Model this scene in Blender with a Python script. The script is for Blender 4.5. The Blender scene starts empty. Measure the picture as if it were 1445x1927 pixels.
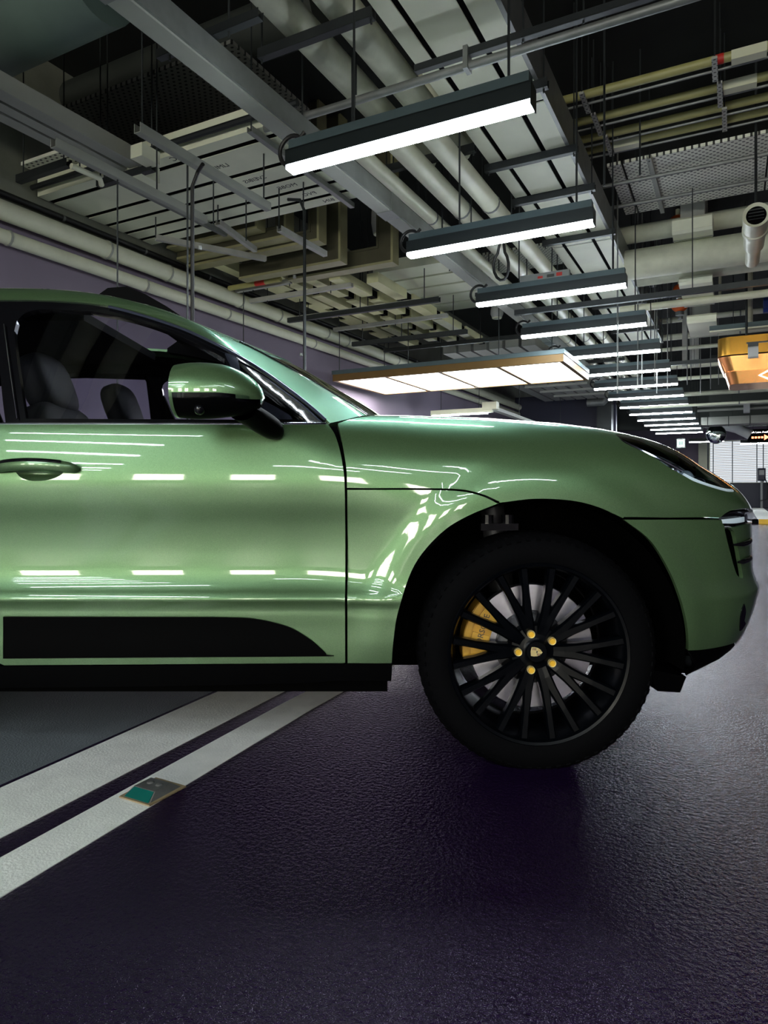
import bpy, bmesh, math, random
import numpy as np
from mathutils import Vector, Matrix, geometry

random.seed(7); np.random.seed(7)
SC = bpy.context.scene
COL = SC.collection
PI = math.pi

# ------------------------------------------------------------------ camera
F = 1260.0; CX = 722.0; CY = 920.0; CAMZ = .855          # pixel focal length, horizon and eye height
cam_d = bpy.data.cameras.new('camera'); cam = bpy.data.objects.new('camera', cam_d); COL.objects.link(cam)
cam_d.sensor_fit = 'AUTO'; cam_d.sensor_width = 36.0; cam_d.lens = 36.0 * F / 1927.0
cam_d.shift_y = -(963.5 - CY) / 1927.0
cam_d.shift_x = (722.5 - CX) / 1927.0
cam_d.clip_start = .02; cam_d.clip_end = 200
TH = math.atan((1378.0 - CX) / F)            # the camera's axis against the garage axis
cam.location = (0, 0, CAMZ); cam.rotation_euler = (PI / 2, 0, TH)
SC.camera = cam

# ------------------------------------------------------------------ world, exposure
w = bpy.data.worlds.new('world'); SC.world = w; w.use_nodes = True
bg = w.node_tree.nodes['Background']; bg.inputs[0].default_value = (.75, .85, 1, 1); bg.inputs[1].default_value = .02
vs = SC.view_settings
vs.view_transform = 'Standard'; vs.look = 'None'; vs.gamma = 1; vs.use_curve_mapping = False
vs.exposure = EXPOSURE = 0.5
LAMP = 64.0        # emission of the linear ceiling lamps
CANOPY = 14.0       # emission of the luminous canopy panels
DAY = 36.0          # brightness of the daylight behind the blinds

# ------------------------------------------------------------------ frames
CT, ST = math.cos(TH), math.sin(TH)
def g2w(p): return tuple(p)
def c2g(p): return (p[0]*CT - p[1]*ST, p[0]*ST + p[1]*CT, p[2])    # camera-aligned to garage axes
def ray(px, py):
    dx = (px - CX) / F; dz = (CY - py) / F
    return dx*CT - ST, dx*ST + CT, dz
def at_z(px, py, z):
    a, b, c = ray(px, py); t = (z - CAMZ) / c; return (a*t, b*t, z)
def at_u(px, py, u):
    a, b, c = ray(px, py); t = u / a; return (u, b*t, CAMZ + c*t)
def at_v(px, py, v):
    a, b, c = ray(px, py); t = v / b; return (a*t, v, CAMZ + c*t)

# ------------------------------------------------------------------ materials
MATS = {}
def mat(name, col, rough=.5, metal=0., noise=.0, nscale=8., bump=0., bscale=60., coat=0., emit=None, estr=0., spec=.5, tint=None, trans=0., coat_rough=.03, rnoise=0.):
    if name in MATS: return MATS[name]
    m = bpy.data.materials.new(name); m.use_nodes = True; nt = m.node_tree; N = nt.nodes; L = nt.links
    b = N['Principled BSDF']
    b.inputs['Base Color'].default_value = (*col, 1); b.inputs['Roughness'].default_value = rough
    b.inputs['Metallic'].default_value = metal; b.inputs['Specular IOR Level'].default_value = spec
    b.inputs['Coat Weight'].default_value = coat; b.inputs['Coat Roughness'].default_value = coat_rough
    b.inputs['Transmission Weight'].default_value = trans
    if tint: b.inputs['Specular Tint'].default_value = (*tint, 1)
    if emit:
        b.inputs['Emission Color'].default_value = (*emit, 1); b.inputs['Emission Strength'].default_value = estr
    tc = N.new('ShaderNodeTexCoord')
    n = N.new('ShaderNodeTexNoise'); n.inputs['Scale'].default_value = nscale; n.inputs['Detail'].default_value = 5
    L.new(tc.outputs['Object'], n.inputs['Vector'])
    if noise > 0:
        r = N.new('ShaderNodeMapRange'); r.inputs['To Min'].default_value = 1 - noise; r.inputs['To Max'].default_value = 1 + noise
        r.inputs['From Min'].default_value = .3; r.inputs['From Max'].default_value = .7
        L.new(n.outputs['Fac'], r.inputs['Value'])
        x = N.new('ShaderNodeVectorMath'); x.operation = 'SCALE'; x.inputs[0].default_value = col
        L.new(r.outputs[0], x.inputs['Scale']); L.new(x.outputs[0], b.inputs['Base Color'])
    if rnoise > 0:
        r = N.new('ShaderNodeMapRange'); r.inputs['To Min'].default_value = rough - rnoise; r.inputs['To Max'].default_value = rough + rnoise
        r.inputs['From Min'].default_value = .3; r.inputs['From Max'].default_value = .7
        L.new(n.outputs['Fac'], r.inputs['Value']); L.new(r.outputs[0], b.inputs['Roughness'])
    if bump > 0:
        n2 = N.new('ShaderNodeTexNoise'); n2.inputs['Scale'].default_value = bscale; n2.inputs['Detail'].default_value = 2
        L.new(tc.outputs['Object'], n2.inputs['Vector'])
        bp = N.new('ShaderNodeBump'); bp.inputs['Strength'].default_value = bump; bp.inputs['Distance'].default_value = .01
        L.new(n2.outputs['Fac'], bp.inputs['Height']); L.new(bp.outputs[0], b.inputs['Normal'])
    MATS[name] = m; return m
def glass(name, tint=(.7, .75, .78), ior=1.45):
    m = bpy.data.materials.new(name); m.use_nodes = True; nt = m.node_tree; N = nt.nodes; L = nt.links
    N.remove(N['Principled BSDF']); out = N['Material Output']
    t = N.new('ShaderNodeBsdfTransparent'); t.inputs[0].default_value = (*tint, 1)
    g = N.new('ShaderNodeBsdfGlossy'); g.inputs['Roughness'].default_value = .01; g.inputs[0].default_value = (1, 1, 1, 1)
    f = N.new('ShaderNodeFresnel'); f.inputs[0].default_value = ior
    x = N.new('ShaderNodeMixShader'); L.new(f.outputs[0], x.inputs[0]); L.new(t.outputs[0], x.inputs[1]); L.new(g.outputs[0], x.inputs[2])
    L.new(x.outputs[0], out.inputs[0]); MATS[name] = m; return m
def emis(name, col, s):
    m = bpy.data.materials.new(name); m.use_nodes = True; nt = m.node_tree; N = nt.nodes
    N.remove(N['Principled BSDF']); e = N.new('ShaderNodeEmission'); e.inputs[0].default_value = (*col, 1); e.inputs[1].default_value = s
    nt.links.new(e.outputs[0], N['Material Output'].inputs[0]); MATS[name] = m; return m
def perforated(name, col, hole, scale):
    m = mat(name, col, .55, noise=.06); nt = m.node_tree; N = nt.nodes; L = nt.links; b = N['Principled BSDF']
    for l in list(b.inputs['Base Color'].links): L.remove(l)
    tc = N.new('ShaderNodeTexCoord'); sp = N.new('ShaderNodeSeparateXYZ'); L.new(tc.outputs['Object'], sp.inputs[0])
    def mth(op, a, bb=None):
        q = N.new('ShaderNodeMath'); q.operation = op
        for i, v in enumerate((a, bb)):
            if v is None: continue
            if isinstance(v, (int, float)): q.inputs[i].default_value = v
            else: L.new(v, q.inputs[i])
        return q.outputs[0]
    y = mth('MULTIPLY', sp.outputs[1], scale); row = mth('FLOOR', y)
    x = mth('ADD', mth('MULTIPLY', sp.outputs[0], scale * .62), mth('MULTIPLY', mth('MODULO', row, 2.), .5))
    fx = mth('SUBTRACT', mth('FRACT', x), .5); fy = mth('SUBTRACT', mth('FRACT', y), .5)
    d = mth('ADD', mth('MULTIPLY', fx, fx), mth('MULTIPLY', mth('MULTIPLY', fy, fy), .8))
    k = mth('LESS_THAN', d, .05)
    mx = N.new('ShaderNodeMix'); mx.data_type = 'RGBA'; L.new(k, mx.inputs['Factor'])
    mx.inputs['A'].default_value = (*col, 1); mx.inputs['B'].default_value = (*hole, 1); L.new(mx.outputs['Result'], b.inputs['Base Color'])
    return m
WHITE = (.80, .82, .64)
mat('black_trim', (.001, .001, .0012), .55, spec=.03)
mat('black_gloss', (.004, .004, .005), .12, spec=.4)
mat('black_matte', (.0012, .0012, .0012), .9, spec=.03)
mat('rubber', (.0022, .0022, .0026), .75, bump=.2, bscale=90, spec=.035)
mat('rim_black', (.001, .0014, .0022), .3, spec=.1, coat=.05, coat_rough=.15)
mat('chrome', (.62, .64, .72), .12, metal=1)
mat('satin_trim', (.07, .08, .12), .3, metal=.7)
mat('disc_steel', (.62, .60, .68), .32, metal=1, noise=.08, nscale=40)
mat('iron_dark', (.05, .05, .055), .5, metal=.6)
mat('caliper_gold', (.55, .30, .035), .35, noise=.12, nscale=30)
mat('bolt_gold', (.85, .48, .03), .35)
mat('crest_gold', (.75, .60, .28), .35, metal=.5)
mat('crest_red', (.25, .02, .03), .4)
mat('leather', (.002, .0026, .003), .6, spec=.1)
mat('interior_black', (.0015, .0015, .0017), .8, spec=.05)
mat('lamp_reflector', (.55, .68, .78), .25, metal=.6)
mat('lamp_bowl', (.42, .48, .54), .35, metal=.3)
mat('lamp_mesh', (.08, .09, .13), .3, metal=.8)
glass('window_glass', (.72, .72, .80), 1.4); glass('lamp_lens', (.92, .95, .98), 1.45); glass('quarter_glass', (.03, .04, .045), 1.45); glass('windscreen_glass', (.35, .45, .30), 1.55)
mat('mirror_glass', (.5, .6, .6), .03, metal=1)
mat('drl_white', (.7, .8, .85), .15, emit=(.8, .95, 1), estr=.25)
mat('lamp_housing', (.008, .014, .016), .4, metal=.2)
mat('channel_grey', (.075, .11, .12), .42, metal=.3, noise=.05)
emis('led', (.84, .94, 1.0), LAMP)
emis('canopy_light', (1.0, 1.0, .93), CANOPY)
mat('steel_dark', (.035, .04, .042), .45, metal=.5, noise=.1)
mat('steel_grey', (.22, .23, .22), .45, metal=.4, noise=.12)
mat('duct_white', WHITE, .5, noise=.05, nscale=3)
mat('duct_grey', (.33, .34, .30), .5, noise=.06, nscale=4)
mat('pipe_wrap', (.60, .62, .48), .55, noise=.1, nscale=7, bump=.25, bscale=18)
mat('pipe_white', (.74, .75, .58), .4, noise=.05)
mat('bus_flange', (.34, .32, .17), .5, noise=.08)
mat('bus_olive', (.075, .07, .04), .5, noise=.1)
mat('bus_cream', (.72, .70, .40), .5, noise=.06)
mat('conduit_yellow', (.38, .36, .14), .42, noise=.06)
mat('tape_red', (.55, .03, .02), .5)
mat('label_cream', (.65, .65, .48), .5)
mat('ink', (.05, .05, .045), .7)
mat('cable_black', (.006, .006, .006), .5)
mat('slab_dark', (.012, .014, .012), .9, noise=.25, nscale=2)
mat('wall_purple', (.23, .19, .26), .75, noise=.07, nscale=1.5)
mat('concrete', (.24, .25, .20), .85, noise=.14, nscale=3, bump=.1, bscale=30)
mat('navy', (.012, .014, .04), .5)
mat('valve_orange', (.75, .13, .02), .4); mat('valve_red', (.45, .03, .02), .45); mat('valve_blue', (.02, .05, .28), .4)
mat('copper', (.85, .38, .13), .22, metal=1, noise=.05, nscale=20)
mat('brass_dark', (.16, .09, .025), .5, metal=.3, noise=.08)
mat('line_white', (.95, .94, .87), .55, noise=.06, nscale=14, bump=.2, bscale=150)
mat('yellow_paint', (.75, .42, .02), .5)
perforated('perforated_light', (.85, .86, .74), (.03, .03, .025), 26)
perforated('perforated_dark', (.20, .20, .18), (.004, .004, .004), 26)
mat('exit_green',(.02,.25,.12),.5)
perforated('perforated_strut', (.40, .40, .36), (.02, .02, .02), 34)

mat('perforated_vert', (.40, .40, .36), .5, noise=.1)
# ------------------------------------------------------------------ mesh helpers
class MB:
    def __init__(s): s.v = []; s.f = []
    def add(s, vs, fs):
        o = len(s.v); s.v += [tuple(p) for p in vs]; s.f += [tuple(i + o for i in q) for q in fs]; return s
    def box(s, c, d, bev=0.):
        x, y, z = (k / 2 for k in d)
        if bev <= 0:
            P = [(c[0]+a*x, c[1]+b*y, c[2]+e*z) for a in (-1, 1) for b in (-1, 1) for e in (-1, 1)]
            return s.add(P, [(0, 1, 3, 2), (4, 6, 7, 5), (0, 4, 5, 1), (2, 3, 7, 6), (0, 2, 6, 4), (1, 5, 7, 3)])
        # bevelled along the long vertical profile: octagon extruded in x
        b = min(bev, y, z)
        pr = [(-y+b, -z), (y-b, -z), (y, -z+b), (y, z-b), (y-b, z), (-y+b, z), (-y, z-b), (-y, -z+b)]
        P = [(c[0]+a*x, c[1]+q[0], c[2]+q[1]) for a in (-1, 1) for q in pr]
        fs = [(i, (i+1) % 8, (i+1) % 8+8, i+8) for i in range(8)]
        return s.add(P, fs + [tuple(range(7, -1, -1)), tuple(range(8, 16))])
    def span(s, a, b):
        return s.box([(i+j)/2 for i, j in zip(a, b)], [abs(i-j) for i, j in zip(a, b)])
    def tube(s, pts, r, n=10, cap=True):
        pts = [Vector(p) for p in pts]; rings = []
        rr = r if isinstance(r, (list, tuple)) else [r]*len(pts)
        up = None
        for i, p in enumerate(pts):
            d = (pts[min(i+1, len(pts)-1)] - pts[max(i-1, 0)]).normalized()
            if up is None:
                up = Vector((0, 0, 1)) if abs(d.z) < .9 else Vector((1, 0, 0))
            a = d.cross(up).normalized(); b = a.cross(d).normalized(); up = b
            rings.append([p + (a*math.cos(2*PI*k/n) + b*math.sin(2*PI*k/n))*rr[i] for k in range(n)])
        V = [q for g in rings for q in g]; fs = []
        for i in range(len(rings)-1):
            for k in range(n):
                k2 = (k+1) % n; fs.append((i*n+k, i*n+k2, (i+1)*n+k2, (i+1)*n+k))
        if cap: fs += [tuple(range(n-1, -1, -1)), tuple((len(rings)-1)*n + k for k in range(n))]
        return s.add(V, fs)
    def beam(s, p0, p1, w, h, up=(0, 0, 1)):
        p0, p1 = Vector(p0), Vector(p1); d = (p1-p0).normalized(); u = Vector(up)
        a = d.cross(u)
        if a.length < 1e-4: a = d.cross(Vector((1, 0, 0)))
        a.normalize(); b = a.cross(d)
        P = [p + a*i*w/2 + b*j*h/2 for p in (p0, p1) for i, j in ((-1, -1), (1, -1), (1, 1), (-1, 1))]
        return s.add(P, [(0, 1, 2, 3), (7, 6, 5, 4), (0, 4, 5, 1), (1, 5, 6, 2), (2, 6, 7, 3), (3, 7, 4, 0)])
    def channel(s, p0, p1, w, h, t=.004, up=(0, 0, 1)):
        """open strut channel (slot upward)"""
        p0, p1 = Vector(p0), Vector(p1); d = (p1-p0).normalized(); a = d.cross(Vector(up)).normalized(); b = a.cross(d)
        s.beam(p0 - b*h/2, p1 - b*h/2, w, t, up)
        for k in (-1, 1):
            s.beam(p0 + a*k*w/2, p1 + a*k*w/2, t, h, up)
        return s
    def lathe(s, prof, n=64, axis='y', c=(0, 0, 0), close=False):
        V = []; m = len(prof)
        for k in range(n):
            t = 2*PI*k/n
            for r, y in prof:
                if axis == 'y': V.append((c[0]+r*math.cos(t), c[1]+y, c[2]+r*math.sin(t)))
                else: V.append((c[0]+r*math.cos(t), c[1]+r*math.sin(t), c[2]+y))
        fs = []
        for k in range(n):
            k2 = (k+1) % n
            for i in range(m-1 if not close else m):
                j = (i+1) % m; fs.append((k*m+i, k*m+j, k2*m+j, k2*m+i))
        return s.add(V, fs)
    def sq(s, c, r, e=(1, 1), nu=24, nv=14, rot=None):
        V = []; fs = []
        sg = lambda t, p: math.copysign(abs(t)**p, t)
        for i in range(nv+1):
            a = -PI/2 + PI*i/nv
            for k in range(nu):
                b = 2*PI*k/nu
                p = Vector((r[0]*sg(math.cos(a), e[0])*sg(math.cos(b), e[1]), r[1]*sg(math.cos(a), e[0])*sg(math.sin(b), e[1]), r[2]*sg(math.sin(a), e[0])))
                if rot is not None: p = rot @ p
                V.append((p.x+c[0], p.y+c[1], p.z+c[2]))
        for i in range(nv):
            for k in range(nu):
                k2 = (k+1) % nu; fs.append((i*nu+k, i*nu+k2, (i+1)*nu+k2, (i+1)*nu+k))
        return s.add(V, fs)
    def prism(s, poly, d0, d1, plane='xz'):
        """polygon extruded: plane xz -> along y, xy -> along z, yz -> along x"""
        n = len(poly); V = []
        for d in (d0, d1):
            for a, b in poly: V.append({'xz': (a, d, b), 'xy': (a, b, d), 'yz': (d, a, b)}[plane])
        return s.add(V, [tuple(range(n)), tuple(range(2*n-1, n-1, -1))] + [(i, i+n, (i+1) % n + n, (i+1) % n) for i in range(n)])

BASE = {}
def make_mesh(name, mb, m, smooth=False, off=(0, 0, 0)):
    me = bpy.data.meshes.new(name)
    v = np.array(mb.v, float) - np.array(off, float)
    me.from_pydata(v.tolist(), [], mb.f)
    b = bmesh.new(); b.from_mesh(me); bmesh.ops.recalc_face_normals(b, faces=b.faces); b.to_mesh(me); b.free()
    me.materials.append(MATS[m])
    if smooth:
        me.polygons.foreach_set('use_smooth', [True]*len(me.polygons))
        me.set_sharp_from_angle(angle=math.radians(38))
    me.update(); return me
def tag(o, label=None, cat=None, group=None, kind=None):
    if label: o['label'] = label
    if cat: o['category'] = cat
    if group: o['group'] = group
    if kind: o['kind'] = kind
    return o
def thing(name, label, cat, base, group=None, frame='g'):
    o = bpy.data.objects.new(name, None); COL.objects.link(o); o.empty_display_size = .1
    o.location = g2w(base) if frame == 'g' else base
    BASE[o.name] = tuple(base); return tag(o, label, cat, group)
def part(parent, name, mb, m, smooth=False, label=None, kind=None):
    b = BASE[parent.name]
    o = bpy.data.objects.new(name, make_mesh(name, mb, m, smooth, b)); COL.objects.link(o); o.parent = parent
    BASE[o.name] = b; return tag(o, label, kind=kind)
def solo(name, mb, m, label, cat, group=None, kind=None, smooth=False, base=None):
    v = np.array(mb.v)
    if base is None: base = ((v[:, 0].min()+v[:, 0].max())/2, (v[:, 1].min()+v[:, 1].max())/2, v[:, 2].min())
    o = bpy.data.objects.new(name, make_mesh(name, mb, m, smooth, base)); COL.objects.link(o)
    o.location = g2w(base); BASE[o.name] = tuple(base)
    return tag(o, label, cat, group, kind)
def struct(name, mb, m, label, cat, smooth=False): return solo(name, mb, m, label, cat, kind='structure', smooth=smooth)
def text_mesh(body, size, depth=.001, align='CENTER'):
    c = bpy.data.curves.new('lettering', 'FONT'); c.body = body; c.size = size; c.extrude = depth; c.align_x = align; c.align_y = 'CENTER'; c.resolution_u = 2
    o = bpy.data.objects.new('lettering', c); COL.objects.link(o)
    dg = bpy.context.evaluated_depsgraph_get(); me = bpy.data.meshes.new_from_object(o.evaluated_get(dg))
    bpy.data.objects.remove(o); bpy.data.curves.remove(c); return me
def text_part(parent, name, body, size, m, mat4, depth=.001, label=None):
    me = text_mesh(body, size, depth); me.materials.clear(); me.materials.append(MATS[m])
    me.transform(mat4); o = bpy.data.objects.new(name, me); COL.objects.link(o); o.parent = parent
    if parent.name in BASE: BASE[o.name] = BASE[parent.name]
    return tag(o, label)
# ================================================================== structure
UL, UR, VB, VF, ZC = -5.6, 12.0, -16.0, 36.0, 4.8
def floor_material():
    m = mat('floor_epoxy', (.016, .011, .024), .19, spec=.42, tint=(.85, .68, 1.0)); nt = m.node_tree; N = nt.nodes; L = nt.links; b = N['Principled BSDF']
    tc = N.new('ShaderNodeTexCoord')
    v = N.new('ShaderNodeTexNoise'); v.inputs['Scale'].default_value = 85; v.inputs['Detail'].default_value = 3; v.inputs['Roughness'].default_value = .6
    L.new(tc.outputs['Object'], v.inputs['Vector'])
    bp = N.new('ShaderNodeBump'); bp.inputs['Strength'].default_value = .9; bp.inputs['Distance'].default_value = .007
    L.new(v.outputs['Fac'], bp.inputs['Height']); L.new(bp.outputs[0], b.inputs['Normal'])
    s = N.new('ShaderNodeTexVoronoi'); s.inputs['Scale'].default_value = 140; L.new(tc.outputs['Object'], s.inputs['Vector'])
    k = N.new('ShaderNodeMath'); k.operation = 'LESS_THAN'; k.inputs[1].default_value = .12; L.new(s.outputs['Distance'], k.inputs[0])
    mx = N.new('ShaderNodeMix'); mx.data_type = 'RGBA'; L.new(k.outputs[0], mx.inputs['Factor'])
    mx.inputs['A'].default_value = (.011, .0035, .022, 1); mx.inputs['B'].default_value = (.03, .02, .042, 1); L.new(mx.outputs['Result'], b.inputs['Base Color'])
    return m
floor_material()
mat('bay_grey', (.17, .19, .20), .4, noise=.12, nscale=3, bump=.35, bscale=160)
mb = MB().span((UL, VB, -.2), (UR, VF, 0)); struct('floor', mb, 'floor_epoxy', 'dark purple glossy textured epoxy garage floor', 'floor')
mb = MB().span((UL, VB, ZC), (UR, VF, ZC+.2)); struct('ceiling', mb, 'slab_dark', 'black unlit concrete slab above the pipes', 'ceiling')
ZP = 3.22
mb = MB().span((UL-.2, VB, 0), (UL, VF, ZP)); wl = struct('wall_left', mb, 'wall_purple', 'purple painted wall with pipes along its top', 'wall')
part(wl, 'upper_band', MB().span((UL-.2, VB, ZP), (UL, VF, ZC)), 'concrete', label='bare grey concrete above the paint')
struct('wall_right', MB().span((UR, VB, 0), (UR+.2, VF, ZC)), 'wall_purple', 'purple painted wall on the far side of the lane', 'wall')

def blinds_window(n, u0, u1, z0, z1, v, face, nsl, label, posts=(), pane='daylight'):
    """daylight pane, frame and real slats; face = +1 looks towards +v"""
    t = struct('window_%d' % n, MB().span((u0, v - face*.02, z0), (u1, v - face*.03, z1)), pane, label, 'window')
    fr = MB(); w = .05
    fr.span((u0-w, v-face*.03, z0-w), (u1+w, v+face*.05, z0)).span((u0-w, v-face*.03, z1), (u1+w, v+face*.05, z1+w))
    fr.span((u0-w, v-face*.03, z0), (u0, v+face*.05, z1)).span((u1, v-face*.03, z0), (u1+w, v+face*.05, z1))
    part(t, 'window_frame', fr, 'pipe_white')
    p = (z1-z0)/nsl; proto = None
    for i in range(nsl):
        zc = z0 + p*(i+.5)
        if proto is None:
            proto = part(t, 'blind_slat', MB().beam((u0, v+face*.03, zc), (u1, v+face*.03, zc), .004, p*.42, up=(0, .35*face, 1)), 'slat_grey'); z00 = zc
        else:
            c = proto.copy(); COL.objects.link(c); c.parent = t; c.location = (0, 0, zc-z00)
    for u in posts: part(t, 'blind_cord', MB().span((u-.02, v+face*.06, z0), (u+.02, v+face*.068, z1)), 'steel_dark')
    return t
emis('daylight', (1.0, .97, .82), DAY); emis('daylight_far', (.85, .92, 1.0), .95); mat('slat_grey', (.16, .16, .19), .5)
# far wall with the blinds window, navy below
a = at_v(1336, 900, VF)[0]
struct('wall_far', MB().span((UL, VF, 0), (a-.15, VF+.2, ZC)).span((a-.15, VF, 0), (UR, VF+.2, 1.12)).span((a-.15, VF, 3.2), (UR, VF+.2, ZC)), 'wall_purple', 'far end wall around the blinds window', 'wall')
pz = [at_v(p, 900, VF)[0] for p in (1342, 1378, 1424, 1436)]
blinds_window(1, a, UR-.3, 1.17, 3.12, VF, -1, 30, 'bright window with closed grey slat blinds at far end', pz, 'daylight_far')
struct('trim_1', MB().span((a-.6, VF-.12, 0), (UR, VF-.03, 1.14)), 'navy', 'navy painted dado under the far blinds window', 'wall')
struct('trim_2', MB().span((a-.5, VF-.3, 0), (a-.12, VF-.03, 3.3)), 'duct_white', 'pale square column beside the far blinds window', 'column')
# rear wall behind the viewer: the row of blinds windows that the car's side mirrors
struct('wall_back', MB().span((UL, VB-.2, 0), (UR, VB, 1.0)).span((UL, VB-.2, 3.2), (UR, VB, ZC)), 'wall_purple', 'wall with the row of windows facing the car', 'wall')
k = 2
for u in (-4.9, -2.2, .5, 3.2, 5.9, 8.6):
    blinds_window(k, u, u+1.35, 1.05, 2.9, VB+.1, 1, 12, 'daylit window with slat blinds in the wall facing the car'); k += 1
struct('trim_3', MB().span((UL, VB-.1, 1.0), (UR, VB+.03, 3.2)), 'concrete', 'concrete piers between the windows facing the car', 'wall')
# dark partition and deep downstand beam in the distance
struct('wall_partition', MB().span((UL, 19, 0), (-2.8, 19.2, 3.5)), 'navy', 'dark navy partition beyond the bonnet', 'wall')
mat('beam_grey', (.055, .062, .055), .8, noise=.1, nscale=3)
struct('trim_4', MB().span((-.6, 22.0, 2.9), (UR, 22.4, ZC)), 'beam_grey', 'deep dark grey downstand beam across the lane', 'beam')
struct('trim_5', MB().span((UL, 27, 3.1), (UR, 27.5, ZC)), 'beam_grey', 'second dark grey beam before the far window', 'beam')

# painted lines on the floor (slightly skew to the wall)
def strip(u0a, u1a, va, vb, sk=-.07, r=.05, n=14, bend=0.):
    """line between u0a and u1a at v=1, drifting by sk per metre; rounded end"""
    P = []; vs_ = np.linspace(va, vb, 24)
    f = lambda u, v: u + sk*(v-1) + bend*max(0, v-2.0)**2
    for v in vs_: P.append((f(u0a, v), v))
    c = (u0a+u1a)/2; h = (u1a-u0a)/2
    for k in range(1, n):
        t = PI*k/n; P.append((f(c - h*math.cos(t), vb) , vb + min(r, h)*math.sin(t)))
    for v in vs_[::-1]: P.append((f(u1a, v), v))
    return P
solo('painted_line', MB().prism(strip(-1.84, -1.585, -6, 2.75, bend=.02), .0002, .0022, 'xy'), 'line_white', 'wide white painted floor line running under the car', 'line', 'floor lines under the car')
solo('painted_line', MB().prism(strip(-1.505, -1.365, -6, 2.95, bend=.05), .0002, .0022, 'xy'), 'line_white', 'narrow white painted floor line with the road stud on it', 'line', 'floor lines under the car')
solo('bay_floor', MB().prism(strip(-5.5, -1.86, -6, 18, r=.01), .0001, .0012, 'xy'), 'bay_grey', 'grey painted parking bay floor beside the wide white line', 'floor', kind='structure')
# far floor: white bay lines and the yellow and black kerb stop past the nose
for i, (p0, p1) in enumerate((((1424, 956), (1452, 985)),)):
    A = at_z(*p0, 0); B = at_z(*p1, 0)
    solo('bay_line', MB().beam((A[0], A[1], .003), (B[0], B[1], .003), .5, .004), 'line_white', 'distant white bay line beyond the car nose', 'line')
A = at_z(1405, 985, 0)
t = thing('wheel_stop', 'low yellow and black striped wheel stop beyond the nose', 'wheel stop', (A[0], A[1], 0))
for i in range(6):
    u = A[0]-.3 + i*.28
    part(t, 'stop_segment', MB().prism([(A[1]-.09, 0), (A[1]+.09, 0), (A[1]+.06, .11), (A[1]-.06, .11)], u, u+.27, 'yz'), 'yellow_paint' if i % 2 == 0 else 'black_trim')
# raised road stud on the narrow line
sx, sy, _ = at_z(288, 1492, 0)
t = thing('road_stud', 'small square road stud with green reflector face on white line', 'road stud', (sx, sy, .002))
def fr(c, w, d, h, w2, d2, o=0): return [(c[0]-w, c[1]-d, .002), (c[0]+w, c[1]-d, .002), (c[0]+w, c[1]+d, .002), (c[0]-w, c[1]+d, .002), (c[0]-w2, c[1]-d2, h), (c[0]+w2, c[1]-d2, h), (c[0]+w2, c[1]+d2, h), (c[0]-w2, c[1]+d2, h)]
mat('stud_grey', (.10, .10, .095), .6, noise=.25, nscale=30); mat('stud_green', (.0, .10, .085), .2, coat=.5); mat('adhesive', (.30, .22, .12), .8)
FQ = [(0, 3, 2, 1), (4, 5, 6, 7), (0, 1, 5, 4), (1, 2, 6, 5), (2, 3, 7, 6), (3, 0, 4, 7)]
part(t, 'stud_body', MB().add(fr((sx, sy), .052, .062, .024, .040, .030), FQ), 'stud_grey')
c = (sx, sy)
part(t, 'reflector', MB().add([(c[0]-.046, c[1]-.0625, .005), (c[0]+.046, c[1]-.0625, .005), (c[0]+.037, c[1]-.033, .0235), (c[0]-.037, c[1]-.033, .0235),
     (c[0]-.046, c[1]-.058, .004), (c[0]+.046, c[1]-.058, .004), (c[0]+.037, c[1]-.030, .021), (c[0]-.037, c[1]-.030, .021)], FQ), 'stud_green', label='green reflector face')
part(t, 'adhesive_bed', MB().prism([(sx-.058, sy-.068), (sx+.058, sy-.068), (sx+.06, sy+.066), (sx-.06, sy+.068)], .0022, .006, 'xy'), 'adhesive')
for dx_ in (-.016, .018): part(t, 'knob', MB().sq((sx+dx_, sy+.006, .024), (.011, .011, .004), nu=12, nv=6), 'stud_grey', True)
# ================================================================== the car
WX = .472; CL = 2.965            # world x of the front axle, world y of the car's centreline
def spl(xs, ys):
    xs = np.array(xs, float); ys = np.array(ys, float); s = np.diff(ys)/np.diff(xs)
    m = np.zeros_like(ys); m[0] = s[0]; m[-1] = s[-1]
    for i in range(1, len(xs)-1):
        h0 = xs[i]-xs[i-1]; h1 = xs[i+1]-xs[i]; m[i] = (s[i-1]*h1 + s[i]*h0)/(h0+h1)
        if s[i-1]*s[i] <= 0: m[i] *= .3
    def f(x):
        x = np.clip(np.asarray(x, float), xs[0], xs[-1]); i = np.clip(np.searchsorted(xs, x)-1, 0, len(xs)-2)
        h = xs[i+1]-xs[i]; t = (x-xs[i])/h
        return (2*t**3-3*t*t+1)*ys[i] + (t**3-2*t*t+t)*h*m[i] + (-2*t**3+3*t*t)*ys[i+1] + (t**3-t*t)*h*m[i+1]
    return f
def sstep(a, b, x):
    t = np.clip((x-a)/(b-a), 0, 1); return t*t*(3-2*t)
def smax(a, b, k):
    h = np.clip(.5+.5*(a-b)/k, 0, 1); return b*(1-h) + a*h + k*h*(1-h)
door_w = spl([.15, .25, .32, .46, .503, .512, .56, .65, .74, .82, .88, .95, 1.06, 1.2, 1.4],
             [.86, .895, .908, .918, .924, .930, .909, .900, .908, .927, .933, .928, .908, .85, .75])
fend_w = spl([.15, .3, .45, .6, .75, .85, .93, 1.0, 1.08, 1.2, 1.4], [.90, .925, .935, .938, .94, .938, .928, .905, .865, .78, .62])
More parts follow.
